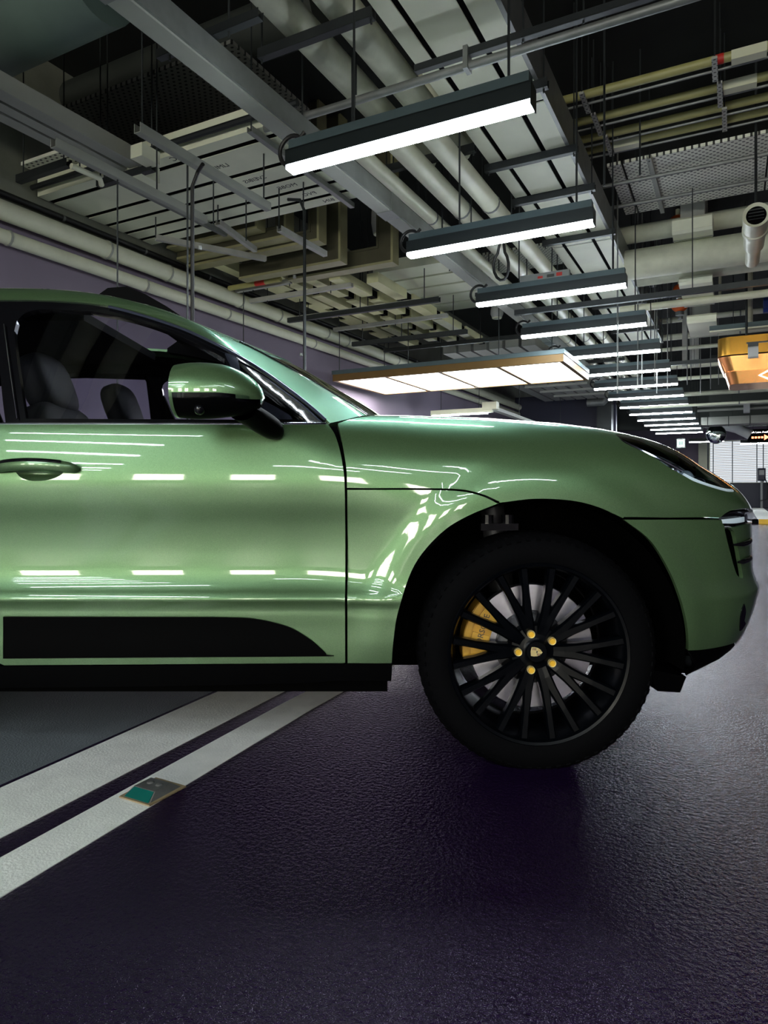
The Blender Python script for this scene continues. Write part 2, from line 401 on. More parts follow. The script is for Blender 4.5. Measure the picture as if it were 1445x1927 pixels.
hood_z = spl([-1.0, -0.6, -0.45, -0.3, -0.15, 0.0, 0.12, 0.24, 0.33, 0.42, 0.5, 0.58, 0.66, 0.74, 0.82, 0.9, 0.95],
             [1.0891, 1.0982, 1.0984, 1.0945, 1.0902, 1.081, 1.0708, 1.0552, 1.0383, 1.0164, 0.9853, 0.9409, 0.9039, 0.8708, 0.8236, 0.7602, 0.7102])
nose_x = spl([0.1, 0.17, 0.21, 0.25, 0.29, 0.34, 0.4, 0.45, 0.49, 0.51, 0.53, 0.56, 0.6, 0.7, 0.74, 0.777, 0.81, 0.85, 1.2],
             [0.45, 0.53, 0.63, 0.707, 0.8064, 0.8672, 0.902, 0.9208, 0.9321, 0.9382, 0.93, 0.9162, 0.9111, 0.9089, 0.9151, 0.9401, 0.9435, 0.9458, 0.9458])
rear_x = spl([.2, .35, .5, .7, .9, 1.1, 1.4], [-3.55, -3.68, -3.72, -3.74, -3.72, -3.66, -3.5])
def side_w(x, z):
    t2 = sstep(-2.15, -2.6, x); t = np.maximum(sstep(-.75, -.18, x), t2)
    w = door_w(z)*(1-t) + (fend_w(z)+.004*t2)*t
    r = np.hypot(x, (z-.352)*.95); w = w + .011*sstep(.575, .485, r)*sstep(.25, .4, z)
    r = np.hypot(x+2.807, (z-.352)*.95); return w + .011*sstep(.575, .485, r)*sstep(.25, .4, z)
def lower(x, w, z):
    w = np.abs(w); ws = side_w(x, z); x0 = -.05
    a = np.maximum(0, x-x0)/(nose_x(z)-x0); b = w/ws
    g1 = ((a**3.4 + b**3.0 + 1e-12)**(1/3.0) - 1)*ws
    ar = np.maximum(0, -2.6-x)/(-2.6-rear_x(z))
    g1 = np.maximum(g1, ((ar**3.5 + b**3.5 + 1e-12)**(1/3.5) - 1)*ws)
    zh = hood_z(x) + .012*np.cos(np.clip((w-.62)/.35, -1, 1)*np.pi) - .004
    q = sstep(-.85, -.58, x); zh = zh*q + 1.17*(1-q)
    return smax(g1, z-zh, .16)
roof_z = spl([-3.7, -3.3, -2.9, -2.4, -2.0, -1.8, -1.65, -1.5, -1.35, -1.2, -1.05, -0.9, -0.75, -0.6, -0.45, -0.3, -0.15, 0.0, 0.2],
             [1.1411, 1.3711, 1.4911, 1.5711, 1.5786, 1.5846, 1.5813, 1.567, 1.5358, 1.4839, 1.3993, 1.2704, 1.1657, 1.057, 0.9905, 0.9179, 0.8412, 0.762, 0.652])
green_w = spl([.9, 1.06, 1.2, 1.35, 1.5, 1.65], [.955, .90, .842, .775, .70, .615])
def upper(x, w, z):
    w = np.abs(w); wg = green_w(z)*(1 - .05*sstep(-.9, .1, x) - .14*sstep(-2.2, -3.6, x))
    xx = x - .28*(1-(w/.8)**2)*sstep(-1.4, -.5, x)
    return smax(w-wg, (z-(roof_z(xx)-.03*(w/.7)**2))*.8, .07)
def cast(f, px, py, y0=1.85, y1=4.2, n=400):
    px = np.atleast_1d(np.asarray(px, float)); py = np.atleast_1d(np.asarray(py, float)); ys = np.linspace(y0, y1, n)
    dx = (px-CX)/F; dz = (CY-py)/F
    v = f(dx[:, None]*ys-WX, np.broadcast_to(CL-ys, (len(px), n)), CAMZ+dz[:, None]*ys)
    i = np.argmax(v < 0, 1); miss = ~(v < 0).any(1); i = np.where(miss, np.argmin(v, 1), i); i = np.clip(i, 1, n-1)
    lo = ys[i-1].copy(); hi = ys[i].copy()
    for _ in range(26):
        m = (lo+hi)/2; vv = f(dx*m-WX, CL-m, CAMZ+dz*m); hi = np.where(vv < 0, m, hi); lo = np.where(vv < 0, lo, m)
    y = np.where(miss, ys[i], hi)
    return np.stack([dx*y-WX, CL-y, CAMZ+dz*y], 1)
def bis(g, lo, hi):
    """g(lo)<0 (inside), g(hi)>0"""
    lo = np.array(lo, float); hi = np.array(hi, float)
    for _ in range(40):
        m = (lo+hi)/2; s = g(m) < 0; lo = np.where(s, m, lo); hi = np.where(s, hi, m)
    return (lo+hi)/2
class Proj:
    """2-D parametrisations of the body surface"""
    def __init__(s, f, kind, a=0., b=0., sc=1.): s.f = f; s.k = kind; s.a = a; s.b = b; s.sc = sc
    def to2(s, P):
        P = np.atleast_2d(P); x, w, z = P[:, 0], P[:, 1], P[:, 2]
        if s.k == 'side': return np.stack([x, z], 1)
        if s.k == 'rad': return np.stack([x, np.arctan2(z-s.b, w-s.a)*s.sc], 1)
        if s.k == 'wrap': return np.stack([np.arctan2(x-s.a, w)*s.sc, z], 1)
        if s.k == 'rear': return np.stack([np.arctan2(s.a-x, w)*s.sc, z], 1)
    def to3(s, Q):
        Q = np.atleast_2d(Q); p, q = Q[:, 0], Q[:, 1]; one = np.ones_like(p)
        if s.k == 'side':
            w = bis(lambda t: s.f(p, t, q), one*.2, one*1.3); return np.stack([p, w, q], 1)
        if s.k == 'rad':
            c, d = np.cos(q/s.sc), np.sin(q/s.sc); r = bis(lambda t: s.f(p, s.a+c*t, s.b+d*t), one*.02, one*1.5)
            return np.stack([p, s.a+c*r, s.b+d*r], 1)
        sg = 1 if s.k == 'wrap' else -1
        c, d = np.sin(p/s.sc), np.cos(p/s.sc); r = bis(lambda t: s.f(s.a+sg*c*t, d*t, q), one*.05, one*2.2)
        return np.stack([s.a+sg*c*r, d*r, q], 1)
P_SIDE = Proj(lower, 'side'); P_HOOD = Proj(lower, 'rad', .36, .66, .42); P_WRAP = Proj(lower, 'wrap', -.30, 0, 1.1)
P_REAR = Proj(lower, 'rear', -2.0, 0, 1.3); P_TOP = Proj(upper, 'rad', .15, .95, .5); P_GLASS = Proj(upper, 'side')
def p3(f, t):
    k = t[0]
    if k == 'p': return cast(f, t[1], t[2])[0]
    if k == 'c': return np.array(t[1:], float)
    if k == 't':
        z = bis(lambda q: f(t[1], t[2], q), .6, 1.9); return np.array([t[1], t[2], float(z)])
    if k == 's':
        w = bis(lambda q: f(t[1], q, t[2]), .2, 1.3); return np.array([t[1], float(w), t[2]])
    if k == 'n':   # nose: w, z
        x = bis(lambda q: f(q, t[1], t[2]), -.4, 1.5); return np.array([float(x), t[1], t[2]])
def px(*pts): return [('p', a, b) for a, b in pts]
def catmull(P, n):
    P = np.asarray(P)
    if len(P) < 3: return P
    out = []; Q = np.vstack([2*P[0]-P[1], P, 2*P[-1]-P[-2]])
    for i in range(1, len(Q)-2):
        a, b, c, d = Q[i-1:i+3]
        for t in np.linspace(0, 1, n, endpoint=False):
            out.append(.5*((2*b)+(c-a)*t+(2*a-5*b+4*c-d)*t*t+(3*b-a-3*c+d)*t**3))
    out.append(P[-1]); return np.array(out)
def outline(pr, segs, res):
    """segments of point tokens, smooth inside a segment, corners between them -> closed 2-D loop"""
    L = []
    for s in segs:
        Q = np.array([pr.to2(p3(pr.f, t))[0] for t in s]); L.append(catmull(Q, 6))
    P = np.vstack(L); out = []
    n = len(P)
    for i in range(n):
        a, b = P[i], P[(i+1) % n]; d = np.linalg.norm(b-a)
        if d < 1e-5: continue
        k = max(1, int(round(d/res)))
        if d < res*.35 and out and np.linalg.norm(a-out[-1]) < res*.35: continue
        for j in range(k): out.append(a+(b-a)*j/k)
    return np.array(out)
def inside(P, poly):
    x, y = P[:, 0], P[:, 1]; r = np.zeros(len(P), bool); n = len(poly)
    for i in range(n):
        x0, y0 = poly[i]; x1, y1 = poly[(i+1) % n]
        if y0 == y1: continue
        c = (y0 > y) != (y1 > y); r ^= c & (x < (x1-x0)*(y-y0)/(y1-y0)+x0)
    return r
def grad(f, P, e=2e-3):
    G = np.zeros_like(P)
    for k in range(3):
        d = np.zeros(3); d[k] = e; A = P+d; B = P-d; G[:, k] = f(A[:, 0], A[:, 1], A[:, 2])-f(B[:, 0], B[:, 1], B[:, 2])
    n = np.linalg.norm(G, axis=1); n[n < 1e-9] = 1; return G/n[:, None]
def triangulate(loop, holes, res):
    loops = [loop]+list(holes); pts = []; edges = []
    for l in loops:
        o = len(pts); pts += [tuple(p) for p in l]; edges += [(o+i, o+(i+1) % len(l)) for i in range(len(l))]
    nb = len(pts); mn, mx_ = loop.min(0), loop.max(0)
    gx = np.arange(mn[0]+res/2, mx_[0], res); gy = np.arange(mn[1]+res/2, mx_[1], res*.87); G = []
    for j, y in enumerate(gy):
        for x in gx: G.append((x+(res/2 if j % 2 else 0), y))
    G = np.array(G) if G else np.zeros((0, 2))
    if len(G):
        k = inside(G, loop)
        for h in holes: k &= ~inside(G, h)
        G = G[k]; B = np.array(pts)
        if len(G):
            keep = np.ones(len(G), bool)
            for c in range(0, len(G), 2000):
                d = ((G[c:c+2000, None, :]-B[None])**2).sum(2).min(1); keep[c:c+2000] = d > (res*.5)**2
            G = G[keep]
    V = [Vector(p) for p in pts]+[Vector(p) for p in G]
    vo, eo, fo, *_ = geometry.delaunay_2d_cdt(V, edges, [], 0, 1e-7)
    vo = np.array([(v.x, v.y) for v in vo]); fo = np.array([f for f in fo if len(f) == 3])
    c = vo[fo].mean(1); k = inside(c, loop)
    for h in holes: k &= ~inside(c, h)
    return vo, fo[k]
def mirror_w(V): W = V.copy(); W[:, 1] *= -1; return W
CARBASE = (WX, CL, 0)
def panel(parent, name, pr, segs, m, res=.022, holes=(), off=0., thick=.012, both='far', bowl=None, label=None, raw=False, hloops=(), smooth_n=True):
    """both: 'near' only, 'far' makes a second mirrored object, 'one' joins both halves in one mesh"""
    loop = outline(pr, segs, res) if not raw else segs
    hl = [outline(pr, h, res*.6) for h in holes]+list(hloops)
    v2, tri = triangulate(loop, hl, res); P = pr.to3(v2); N = grad(pr.f, P)
    if bowl is not None: P = P - N*bowl(v2, loop)[:, None]
    P = P + N*off
    def build(P, N, tri, flip, nm):
        # boundary rim
        cnt = {}
        for a, b, c in tri:
            for e in ((a, b), (b, c), (c, a)): cnt[e] = cnt.get(e, 0)+1
        rim = [e for e in cnt if (e[1], e[0]) not in cnt]
        n = len(P); V = P.tolist(); Fc = [tuple(int(q) for q in t) for t in tri]; NN = N.tolist()
        if thick > 0:
            ids = sorted({i for e in rim for i in e}); i1 = {}; i2 = {}
            for i in ids:
                i1[i] = len(V); V.append(P[i].tolist()); NN.append(N[i].tolist())
                i2[i] = len(V); V.append((P[i]-N[i]*thick).tolist()); NN.append(N[i].tolist())
            nf = len(Fc)
            for a, b in rim:
                if both == 'one' and abs(P[a][1]) < 2e-3 and abs(P[b][1]) < 2e-3: continue
                Fc.append((i1[b], i1[a], i2[a], i2[b]))
        else: nf = len(Fc)
        return V, Fc, NN, nf
    def emit(Ps, Ns, tris, nm, par):
        V = []; Fc = []; NN = []; sm = []
        for P_, N_, t_, fl in zip(Ps, Ns, tris, (False, True) if len(Ps) == 2 else (par == 'far',)):
            a, b, c, nf = build(P_, N_, t_, fl, nm); o = len(V)
            V += a; NN += c
            Fc += [tuple(i+o for i in q) for q in b]; sm += [i < nf for i in range(len(b))]
        W = [(p[0], -p[1], p[2]) for p in V]
        me = bpy.data.meshes.new(nm); me.from_pydata(W, [], Fc); me.materials.append(MATS[m])
        NV = np.array([(q[0], -q[1], q[2]) for q in NN])
        me.polygons.foreach_set('use_smooth', sm)
        # orient faces to the outward normals
        fn = np.zeros(len(me.polygons)*3); me.polygons.foreach_get('normal', fn); fn = fn.reshape(-1, 3)
        flip = []
        for i, p in enumerate(me.polygons):
            if sm[i] and np.dot(fn[i], NV[p.vertices[0]]) < 0: flip.append(i)
        if flip:
            bm_ = bmesh.new(); bm_.from_mesh(me); bm_.faces.ensure_lookup_table(); bmesh.ops.reverse_faces(bm_, faces=[bm_.faces[i] for i in flip]); bm_.to_mesh(me); bm_.free()
        if smooth_n and bowl is None:
            ln = np.zeros((len(me.loops), 3))
            fn = np.zeros(len(me.polygons)*3); me.polygons.foreach_get('normal', fn); fn = fn.reshape(-1, 3)
            for i, p in enumerate(me.polygons):
                for li in p.loop_indices: ln[li] = NV[me.loops[li].vertex_index] if sm[i] else fn[i]
            me.normals_split_custom_set(ln.tolist())
        me.update(); o = bpy.data.objects.new(nm, me); COL.objects.link(o); o.parent = parent; BASE[o.name] = CARBASE
        return tag(o, label)
    if both == 'one': return emit([P, mirror_w(P)], [N, mirror_w(N)], [tri, tri], name, 'near')
    o = emit([P], [N], [tri], name, 'near')
    if both == 'far': emit([mirror_w(P)], [mirror_w(N)], [tri], name, 'far')
    return o
def cpart(parent, name, mb, m, smooth=True, label=None, mirror=False):
    """mb in car coordinates (x, w, z)"""
    q = MB(); q.v = [(p[0], -p[1], p[2]) for p in mb.v]; q.f = mb.f
    o = bpy.data.objects.new(name, make_mesh(name, q, m, smooth)); COL.objects.link(o); o.parent = parent; BASE[o.name] = CARBASE; tag(o, label)
    if mirror:
        q2 = MB(); q2.v = [(p[0], p[1], p[2]) for p in mb.v]; q2.f = mb.f
        o2 = bpy.data.objects.new(name, make_mesh(name, q2, m, smooth)); COL.objects.link(o2); o2.parent = parent; BASE[o2.name] = CARBASE; tag(o2, label)
    return o

def paint():
    m = mat('car_paint', (.112, .190, .086), .36, metal=.55, coat=1., tint=(.45, .95, .85), noise=.0)
    nt = m.node_tree; N = nt.nodes; L = nt.links; b = N['Principled BSDF']
    tc = N.new('ShaderNodeTexCoord'); v = N.new('ShaderNodeTexVoronoi'); v.inputs['Scale'].default_value = 900; L.new(tc.outputs['Object'], v.inputs['Vector'])
    bw = N.new('ShaderNodeMapRange'); bw.inputs['To Min'].default_value = .85; bw.inputs['To Max'].default_value = 1.15
    s = N.new('ShaderNodeSeparateColor'); L.new(v.outputs['Color'], s.inputs[0]); L.new(s.outputs[0], bw.inputs['Value'])
    x = N.new('ShaderNodeVectorMath'); x.operation = 'SCALE'; x.inputs[0].default_value = (.112, .190, .086); L.new(bw.outputs[0], x.inputs['Scale'])
    L.new(x.outputs[0], b.inputs['Base Color'])
paint()
CAR = bpy.data.objects.new('car', None); COL.objects.link(CAR); CAR.location = c2g(CARBASE); CAR.rotation_euler = (0, 0, TH); BASE['car'] = CARBASE
tag(CAR, 'metallic green sport utility car with black wheels seen from its side', 'car')

ARCH_L = [(938, 947), (878, 972), (829, 1004), (780, 1063), (750, 1147), (740, 1207), (737, 1247)]
ARCH_T = [(940, 946), (1007, 938.6), (1076, 942), (1126, 954.4), (1172, 975)]
ARCH_R = [(1174, 978), (1225, 1019), (1264, 1083), (1284, 1137), (1293, 1177), (1295, 1224)]
# headlamp outline: visible lower edge from the photograph, upper edge over the crown
HL_LOW = px((1158, 817), (1172, 831), (1199, 845), (1231, 861), (1258, 879), (1288, 896), (1309, 907), (1340, 917.5), (1368, 925), (1385, 926))
HL_UP = [('t', .74, .62), ('t', .70, .575), ('t', .62, .58), ('t', .52, .625), ('t', .42, .68)]
HL = [HL_LOW, HL_UP]
hood = panel(CAR, 'bonnet', P_HOOD, [
    px((653, 918), (700, 918.5), (780, 918.5), (860, 920), (905, 929), (940, 944)), px(*ARCH_T),
    px((1174, 973), (1260, 974), (1355, 974)), px((1358, 971), (1372, 962), (1392, 958)),
    [('n', .66, .775), ('n', .5, .772), ('n', .3, .77), ('n', .12, .77), ('n', .001, .77)],
    [('t', .7, 0), ('t', .4, 0), ('t', 0, 0), ('t', -.32, 0)],
    [('t', -.32, 0), ('t', -.34, .3), ('t', -.40, .55), ('t', -.48, .70)],
    px((690, 783.5), (660, 789), (636, 797)), px((636, 798), (646, 845), (652, 885), (653, 917))],
    'car_paint', .022, holes=[HL], both='one')
panel(CAR, 'front_fender', P_SIDE, [px((653.5, 922), (780, 922), (860, 924), (905, 933), (937, 948)), px(*ARCH_L), px((736, 1248), (654, 1248))], 'car_paint', .02)
HND = [px((28, 886), (40, 899), (62, 905), (92, 903), (114, 894), (122, 884)), px((122, 880), (75, 876), (28, 880))]
DOOR_F = [px((617, 798), (630, 818), (640, 850), (646, 885), (648.5, 920), (649.5, 1000), (649.5, 1247)), px((645, 1248), (300, 1250), (8, 1252)),
          [('s', -1.655, .32), ('s', -1.67, .7), ('s', -1.675, .95), ('s', -1.672, 1.06)], [('p', 0, 798), ('p', 300, 798.5), ('p', 610, 798.5)]]
door = panel(CAR, 'front_door', P_SIDE, DOOR_F, 'car_paint', .018, holes=[HND])
panel(door, 'handle_recess', P_SIDE, HND, 'car_paint', .012, thick=0, both='near',
      bowl=lambda v, l: .03*np.clip(1-(((v-(l.max(0)+l.min(0))/2)/((l.max(0)-l.min(0))/2))**2).sum(1), 0, 1), label='scooped recess behind the handle')
# grab handle
H = cast(lower, [-6, 20, 60, 100, 135, 150], [884, 879, 877, 878, 881, 884]); Nn = grad(lower, H)
for sgn in (1,):
    pts = H + Nn*np.array([.012, .03, .04, .038, .022, .004])[:, None]
    q = MB(); pc = catmull(pts, 6); rr = np.interp(np.linspace(0, 1, len(pc)), [0, .15, .4, .8, .95, 1], [.013, .018, .020, .018, .011, .004])
    q.tube([tuple(p) for p in pc], rr.tolist(), 16)
    for i in range(len(q.v)):   # flatten into an oval bar
        c = pc[i//16]; p = np.array(q.v[i])-c; p[1] *= .55; p[2] *= .92; q.v[i] = tuple(c+p)
    cpart(door, 'door_handle', q, 'car_paint'); hb = door
    q = MB(); q.tube([tuple(p+np.array([0, .006, .013])) for p in pc[4:-8]], .006, 8); cpart(hb, 'handle_insert', q, 'black_gloss')
# black side blade along both doors
BL_T = px((300, 1160.5), (420, 1161), (480, 1164), (540, 1178), (580, 1200), (604, 1220), (613, 1229)); BL_B = px((612, 1231.5), (604, 1234), (300, 1236), (8, 1238))
panel(CAR, 'side_blade', P_SIDE, [[('p', 8, 1160)]+BL_T, BL_B], 'black_trim', .02, off=.007, thick=.02)
panel(CAR, 'side_blade', P_SIDE, [[('s', -1.665, .462), ('s', -2.2, .462)], [('s', -2.25, .42), ('s', -2.27, .345), ('s', -1.665, .345)]], 'black_trim', .03, off=.007, thick=.02)
panel(CAR, 'sill', P_SIDE, [px((8, 1255), (300, 1253), (736, 1251.5)), px((736, 1283), (640, 1282), (560, 1287), (300, 1293), (8, 1296)), [('s', -2.33, .22), ('s', -2.33, .305)]], 'black_trim', .03, off=-.004, thick=.06)
# rear half, mostly out of frame
panel(CAR, 'rear_door', P_SIDE, [[('s', -1.665, .318), ('s', -1.682, .7), ('s', -1.687, .95), ('s', -1.684, 1.058)], [('s', -2.0, 1.06), ('s', -2.62, 1.07)],
      [('s', -2.64, .9), ('s', -2.50, .82), ('s', -2.38, .66), ('s', -2.34, .5), ('s', -2.34, .318)]], 'car_paint', .03)
RA = [('s', -2.807+.47*math.cos(a), .352+.47*math.sin(a)) for a in np.linspace(.05, PI-.05, 13)]
panel(CAR, 'rear_quarter', P_REAR, [[('s', -2.64, 1.07), ('s', -3.0, 1.075), ('c', -3.5, .75, 1.07)], [('c', -3.6, .4, 1.06), ('c', -3.68, .001, 1.05)], [('c', -3.7, .001, .7), ('c', -3.6, .001, .3)], [('c', -3.5, .6, .3), ('c', -3.3, .9, .32)],
      list(reversed(RA))[0:9], [('s', -2.65, .9), ('s', -2.645, 1.06)]], 'car_paint', .04, both='one')

# ---- front bumper
SLOT = [px((1363, 992), (1372, 992.5), (1381, 1000)), px((1384, 1010), (1391, 1045), (1397, 1078), (1398, 1088)), px((1394, 1089), (1385, 1078), (1374, 1040), (1365, 1005))]
FOG = [px((1399, 1136), (1402, 1150), (1399, 1168)), px((1402, 1173), (1395, 1184), (1391, 1187)), px((1391, 1178), (1392, 1160), (1395, 1145))]
bump = panel(CAR, 'front_bumper', P_WRAP, [
    px(*ARCH_R), px((1297, 1224), (1330, 1221.5), (1365, 1215), (1383, 1209)),
    [('n', .6, .295), ('n', .3, .285), ('n', .001, .28)], [('n', .001, .5), ('n', .001, .74)],
    [('n', .3, .742), ('n', .6, .742)], px((1408, 986), (1385, 992), (1363, 991)), px((1359, 984), (1358, 979)), px((1355, 978.5), (1260, 978), (1177, 978))],
    'car_paint', .02, holes=[SLOT], both='one')
panel(bump, 'intake_slot', P_WRAP, SLOT, 'black_matte', .02, off=-.03, thick=-.03, smooth_n=False, label='black air intake slot')
panel(bump, 'fog_intake', P_WRAP, FOG, 'black_gloss', .012, off=.003, thick=.012, smooth_n=False)
for yy in (1021, 1054):      # the two intake blades
    A = cast(lower, [1378+(yy-1021)*.25, 1392, 1403, 1410], [yy+4, yy+2, yy-3, yy-8]); Na = grad(lower, A)
    q = MB(); c = catmull(A+Na*np.array([.004, .012, .012, .003])[:, None], 6); q.tube([tuple(p) for p in c], np.interp(np.linspace(0, 1, len(c)), [0, .3, .8, 1], [.003, .008, .008, .002]).tolist(), 10)
    cpart(bump, 'intake_blade', q, 'black_gloss', mirror=True)
panel(CAR, 'lower_valance', P_WRAP, [px((1296, 1226), (1330, 1223.5), (1365, 1217), (1382, 1211.5)), [('n', .6, .29), ('n', .3, .28), ('n', .001, .275)], [('n', .001, .19)], [('n', .3, .175), ('n', .5, .17)],
      px((1320, 1260), (1291, 1271))], 'black_trim', .025, both='one')
panel(CAR, 'front_grille', P_WRAP, [[('n', .42, .72), ('n', .2, .725), ('n', .001, .725)], [('n', .001, .45), ('n', .2, .45), ('n', .36, .46)]], 'black_matte', .04, off=.006, both='one')
# daytime running lamp
DRL = [px((1360, 984), (1361, 975), (1370, 966), (1385, 962), (1405, 960.5)), [('n', .655, .745)], px((1405, 984.5), (1385, 989), (1364, 989))]
panel(CAR, 'running_lamp', P_WRAP, DRL, 'black_gloss', .015, off=-.015, thick=-.012, smooth_n=False)
panel(CAR, 'running_lamp_lens', P_WRAP, DRL, 'lamp_lens', .015, off=-.001, thick=0)
panel(CAR, 'running_lamp_strip', P_WRAP, [px((1363, 979.5), (1385, 977), (1405, 974)), px((1405, 983), (1385, 986), (1364, 986))], 'drl_white', .012, off=-.007, thick=.004)
# headlamp: dark bowl, reflector, projectors, lens
HP = Proj(lower, 'rad', .36, .66, .42)
hl = panel(CAR, 'headlamp', HP, HL, 'lamp_bowl', .02, thick=-.04, off=-.04, smooth_n=False)
panel(CAR, 'headlamp_lens', HP, HL, 'lamp_lens', .015, thick=0, off=-.001)
A = cast(lower, [1262, 1288, 1318], [878, 890, 900]); 
panel(CAR, 'headlamp_mesh', HP, [px((1255, 872), (1270, 870), (1285, 880)), px((1291, 893), (1275, 886), (1258, 876))], 'lamp_mesh', .008, off=-.02, thick=.003, both='near')
panel(CAR, 'headlamp_reflector', HP, [px((1262, 866), (1285, 872), (1305, 892)), px((1306, 902), (1294, 894), (1280, 878), (1264, 870))], 'lamp_reflector', .01, off=-.018, thick=.004, both='near')
panel(CAR, 'headlamp_reflector', HP, [px((1300, 884), (1320, 893), (1345, 911)), px((1340, 914), (1318, 905), (1303, 892))], 'lamp_reflector', .01, off=-.025, thick=.004, both='near')
A = cast(lower, [1292, 1310, 1330, 1350, 1370, 1384], [894, 903, 911, 917, 922, 923]); A = A-grad(lower, A)*.012+np.array([0, -.004, .006])
q = MB(); q.tube([tuple(p) for p in catmull(A, 5)], .006, 8); cpart(hl, 'light_guide', q, 'drl_white')
A = cast(lower, [1165, 1200, 1235, 1262, 1290], [824, 842, 860, 874, 890]); A = A-grad(lower, A)*.014+np.array([0, -.006, .012])
q = MB(); q.tube([tuple(p) for p in catmull(A, 5)], .005, 8); cpart(hl, 'light_guide', q, 'chrome')
for i in range(4):
    A = cast(lower, [1250+i*26], [862+i*13])[0]; n = grad(lower, A[None])[0]; q = MB(); c = A-n*.03
    q.sq(c, (.026, .02, .022), nu=16, nv=10); cpart(hl, 'projector', q, 'lamp_reflector' if i % 2 == 0 else 'chrome')

# ---- greenhouse
CANT = [(-40, 563), (0, 562), (60, 562), (120, 564.5), (170, 568.5), (220, 577), (280, 592), (340, 613.5), (400, 641), (460, 673), (520, 711), (570, 749), (604, 780), (621, 796)]
WSE = [(690, 781.5), (660, 762), (620, 738), (560, 702.5), (500, 669), (450, 644)]
WS_TOP = [('t', -.935, .52), ('t', -.90, .40), ('t', -.87, .2), ('t', -.86, .001)]
roof = panel(CAR, 'roof', P_TOP, [[('s', -3.25, 1.34), ('s', -2.9, 1.46), ('s', -2.4, 1.50), ('s', -2.0, 1.508)]+px(*CANT[1:]), px((636, 793), (662, 787), (690, 782)), px(*WSE)+[('t', -1.0, .59)], WS_TOP,
      [('t', -1.12, .001)], [('t', -1.13, .2), ('t', -1.17, .42)], [('t', -1.55, .44), ('t', -1.95, .44)], [('t', -1.96, .001)], [('t', -2.6, .001), ('t', -3.3, .001)], [('t', -3.3, .3), ('t', -3.27, .55)]],
      'car_paint', .022, both='one')
panel(CAR, 'headliner', P_TOP, [[('s', -3.2, 1.34), ('s', -2.4, 1.49), ('s', -1.8, 1.50), ('s', -1.4, 1.47)], [('t', -1.0, .56), ('t', -.9, .40), ('t', -.88, .001)],
      [('t', -1.10, .001)], [('t', -1.11, .2), ('t', -1.15, .44)], [('t', -1.55, .46), ('t', -1.97, .46)], [('t', -1.98, .001)], [('t', -2.6, .001), ('t', -3.25, .001)]], 'interior_black', .05, off=-.035, thick=0, both='one')
panel(CAR, 'windscreen', P_TOP, [px((693, 782), (663, 763.5), (622, 739.5), (562, 704), (502, 670.5), (452, 645.5))+[('t', -.995, .585)], WS_TOP, [('t', -.6, .001), ('t', -.36, .001)], [('t', -.37, .2), ('t', -.42, .45), ('t', -.47, .6)]],
      'windscreen_glass', .03, off=-.004, thick=.0, both='one')
q = MB(); A = cast(upper, *zip(*WSE)); q.tube([tuple(p+np.array([0, .001, .002])) for p in catmull(A, 5)], .0045, 8); cpart(CAR, 'windscreen_trim', q, 'chrome', mirror=True)
# front side window: gloss black frame, bright strip, panes and divider
GLQ = [px((478, 786), (466, 712), (530, 757), (572, 788))]
GLQ = [px((480, 788), (472, 750), (464, 706)), px((464, 706), (500, 730), (540, 760), (578, 788))]
GL = [px((47, 786), (40, 740), (31, 680), (25, 620)), px((30, 602), (44, 588), (66, 580.5), (95, 579.5)), px((170, 583), (230, 594), (290, 611), (350, 635), (410, 665), (424, 673)), px((424, 673), (440, 730), (452, 788))]
panel(CAR, 'window_frame', P_GLASS, [px((9, 796), (2, 740), (-6, 640), (-10, 566)), px(*CANT[1:]), px((612, 796.5), (300, 796.5))], 'black_gloss', .02, off=-.006, thick=.02, holes=[GL, GLQ])
panel(CAR, 'side_window', P_GLASS, GL, 'window_glass', .03, off=-.016, thick=0)
panel(CAR, 'quarter_window', P_GLASS, GLQ, 'quarter_glass', .03, off=-.014, thick=0)
q = MB(); A = cast(upper, [205, 250, 300, 350, 400, 450, 500, 550, 590, 612], [577.5, 589, 604, 622, 645, 671.5, 702, 738, 770, 790]); A = A+grad(upper, A)*.001
q.tube([tuple(p) for p in catmull(A, 5)], .005, 8); cpart(CAR, 'window_trim', q, 'satin_trim', mirror=True)
q = MB(); A = cast(lower, np.linspace(-60, 613, 16), np.full(16, 797.2)); q.tube([tuple(p) for p in A], .004, 8); cpart(CAR, 'belt_trim', q, 'chrome', mirror=True)
q = MB(); A = cast(upper, [8, 20, 33], [610, 700, 788]); A = A+grad(upper, A)*.001; q.tube([tuple(p) for p in A], .0022, 6); cpart(CAR, 'pillar_trim', q, 'chrome', mirror=True)
panel(CAR, 'window_divider', P_GLASS, [px((424, 664), (447, 677), (459, 740), (470, 792)), px((462, 792), (450, 740), (436, 690))], 'satin_trim', .02, off=.001, thick=.01)
# rear side windows and tailgate glass
G2 = [[('s', -1.79, 1.08), ('s', -1.775, 1.46)], [('s', -2.1, 1.47), ('s', -2.4, 1.46), ('s', -2.6, 1.42)], [('s', -2.62, 1.3), ('s', -2.58, 1.08)]]
panel(CAR, 'window_frame', P_GLASS, [[('s', -1.70, 1.06), ('s', -1.69, 1.5)], [('s', -2.0, 1.508), ('s', -2.4, 1.50), ('s', -2.9, 1.46), ('s', -3.25, 1.34)], [('s', -3.4, 1.2), ('s', -3.42, 1.07)]], 'black_gloss', .03, off=-.006, holes=[G2])
panel(CAR, 'side_window', P_GLASS, G2, 'window_glass', .05, off=-.016, thick=0)
q = MB(); q.add([(-3.27, .62, 1.34), (-3.27, -.62, 1.34), (-3.64, -.66, 1.05), (-3.64, .66, 1.05), (-3.2, .60, 1.32), (-3.2, -.6, 1.32), (-3.58, -.64, 1.03), (-3.58, .64, 1.03)], [(0, 1, 2, 3), (4, 7, 6, 5), (0, 4, 5, 1), (1, 5, 6, 2), (2, 6, 7, 3), (3, 7, 4, 0)])
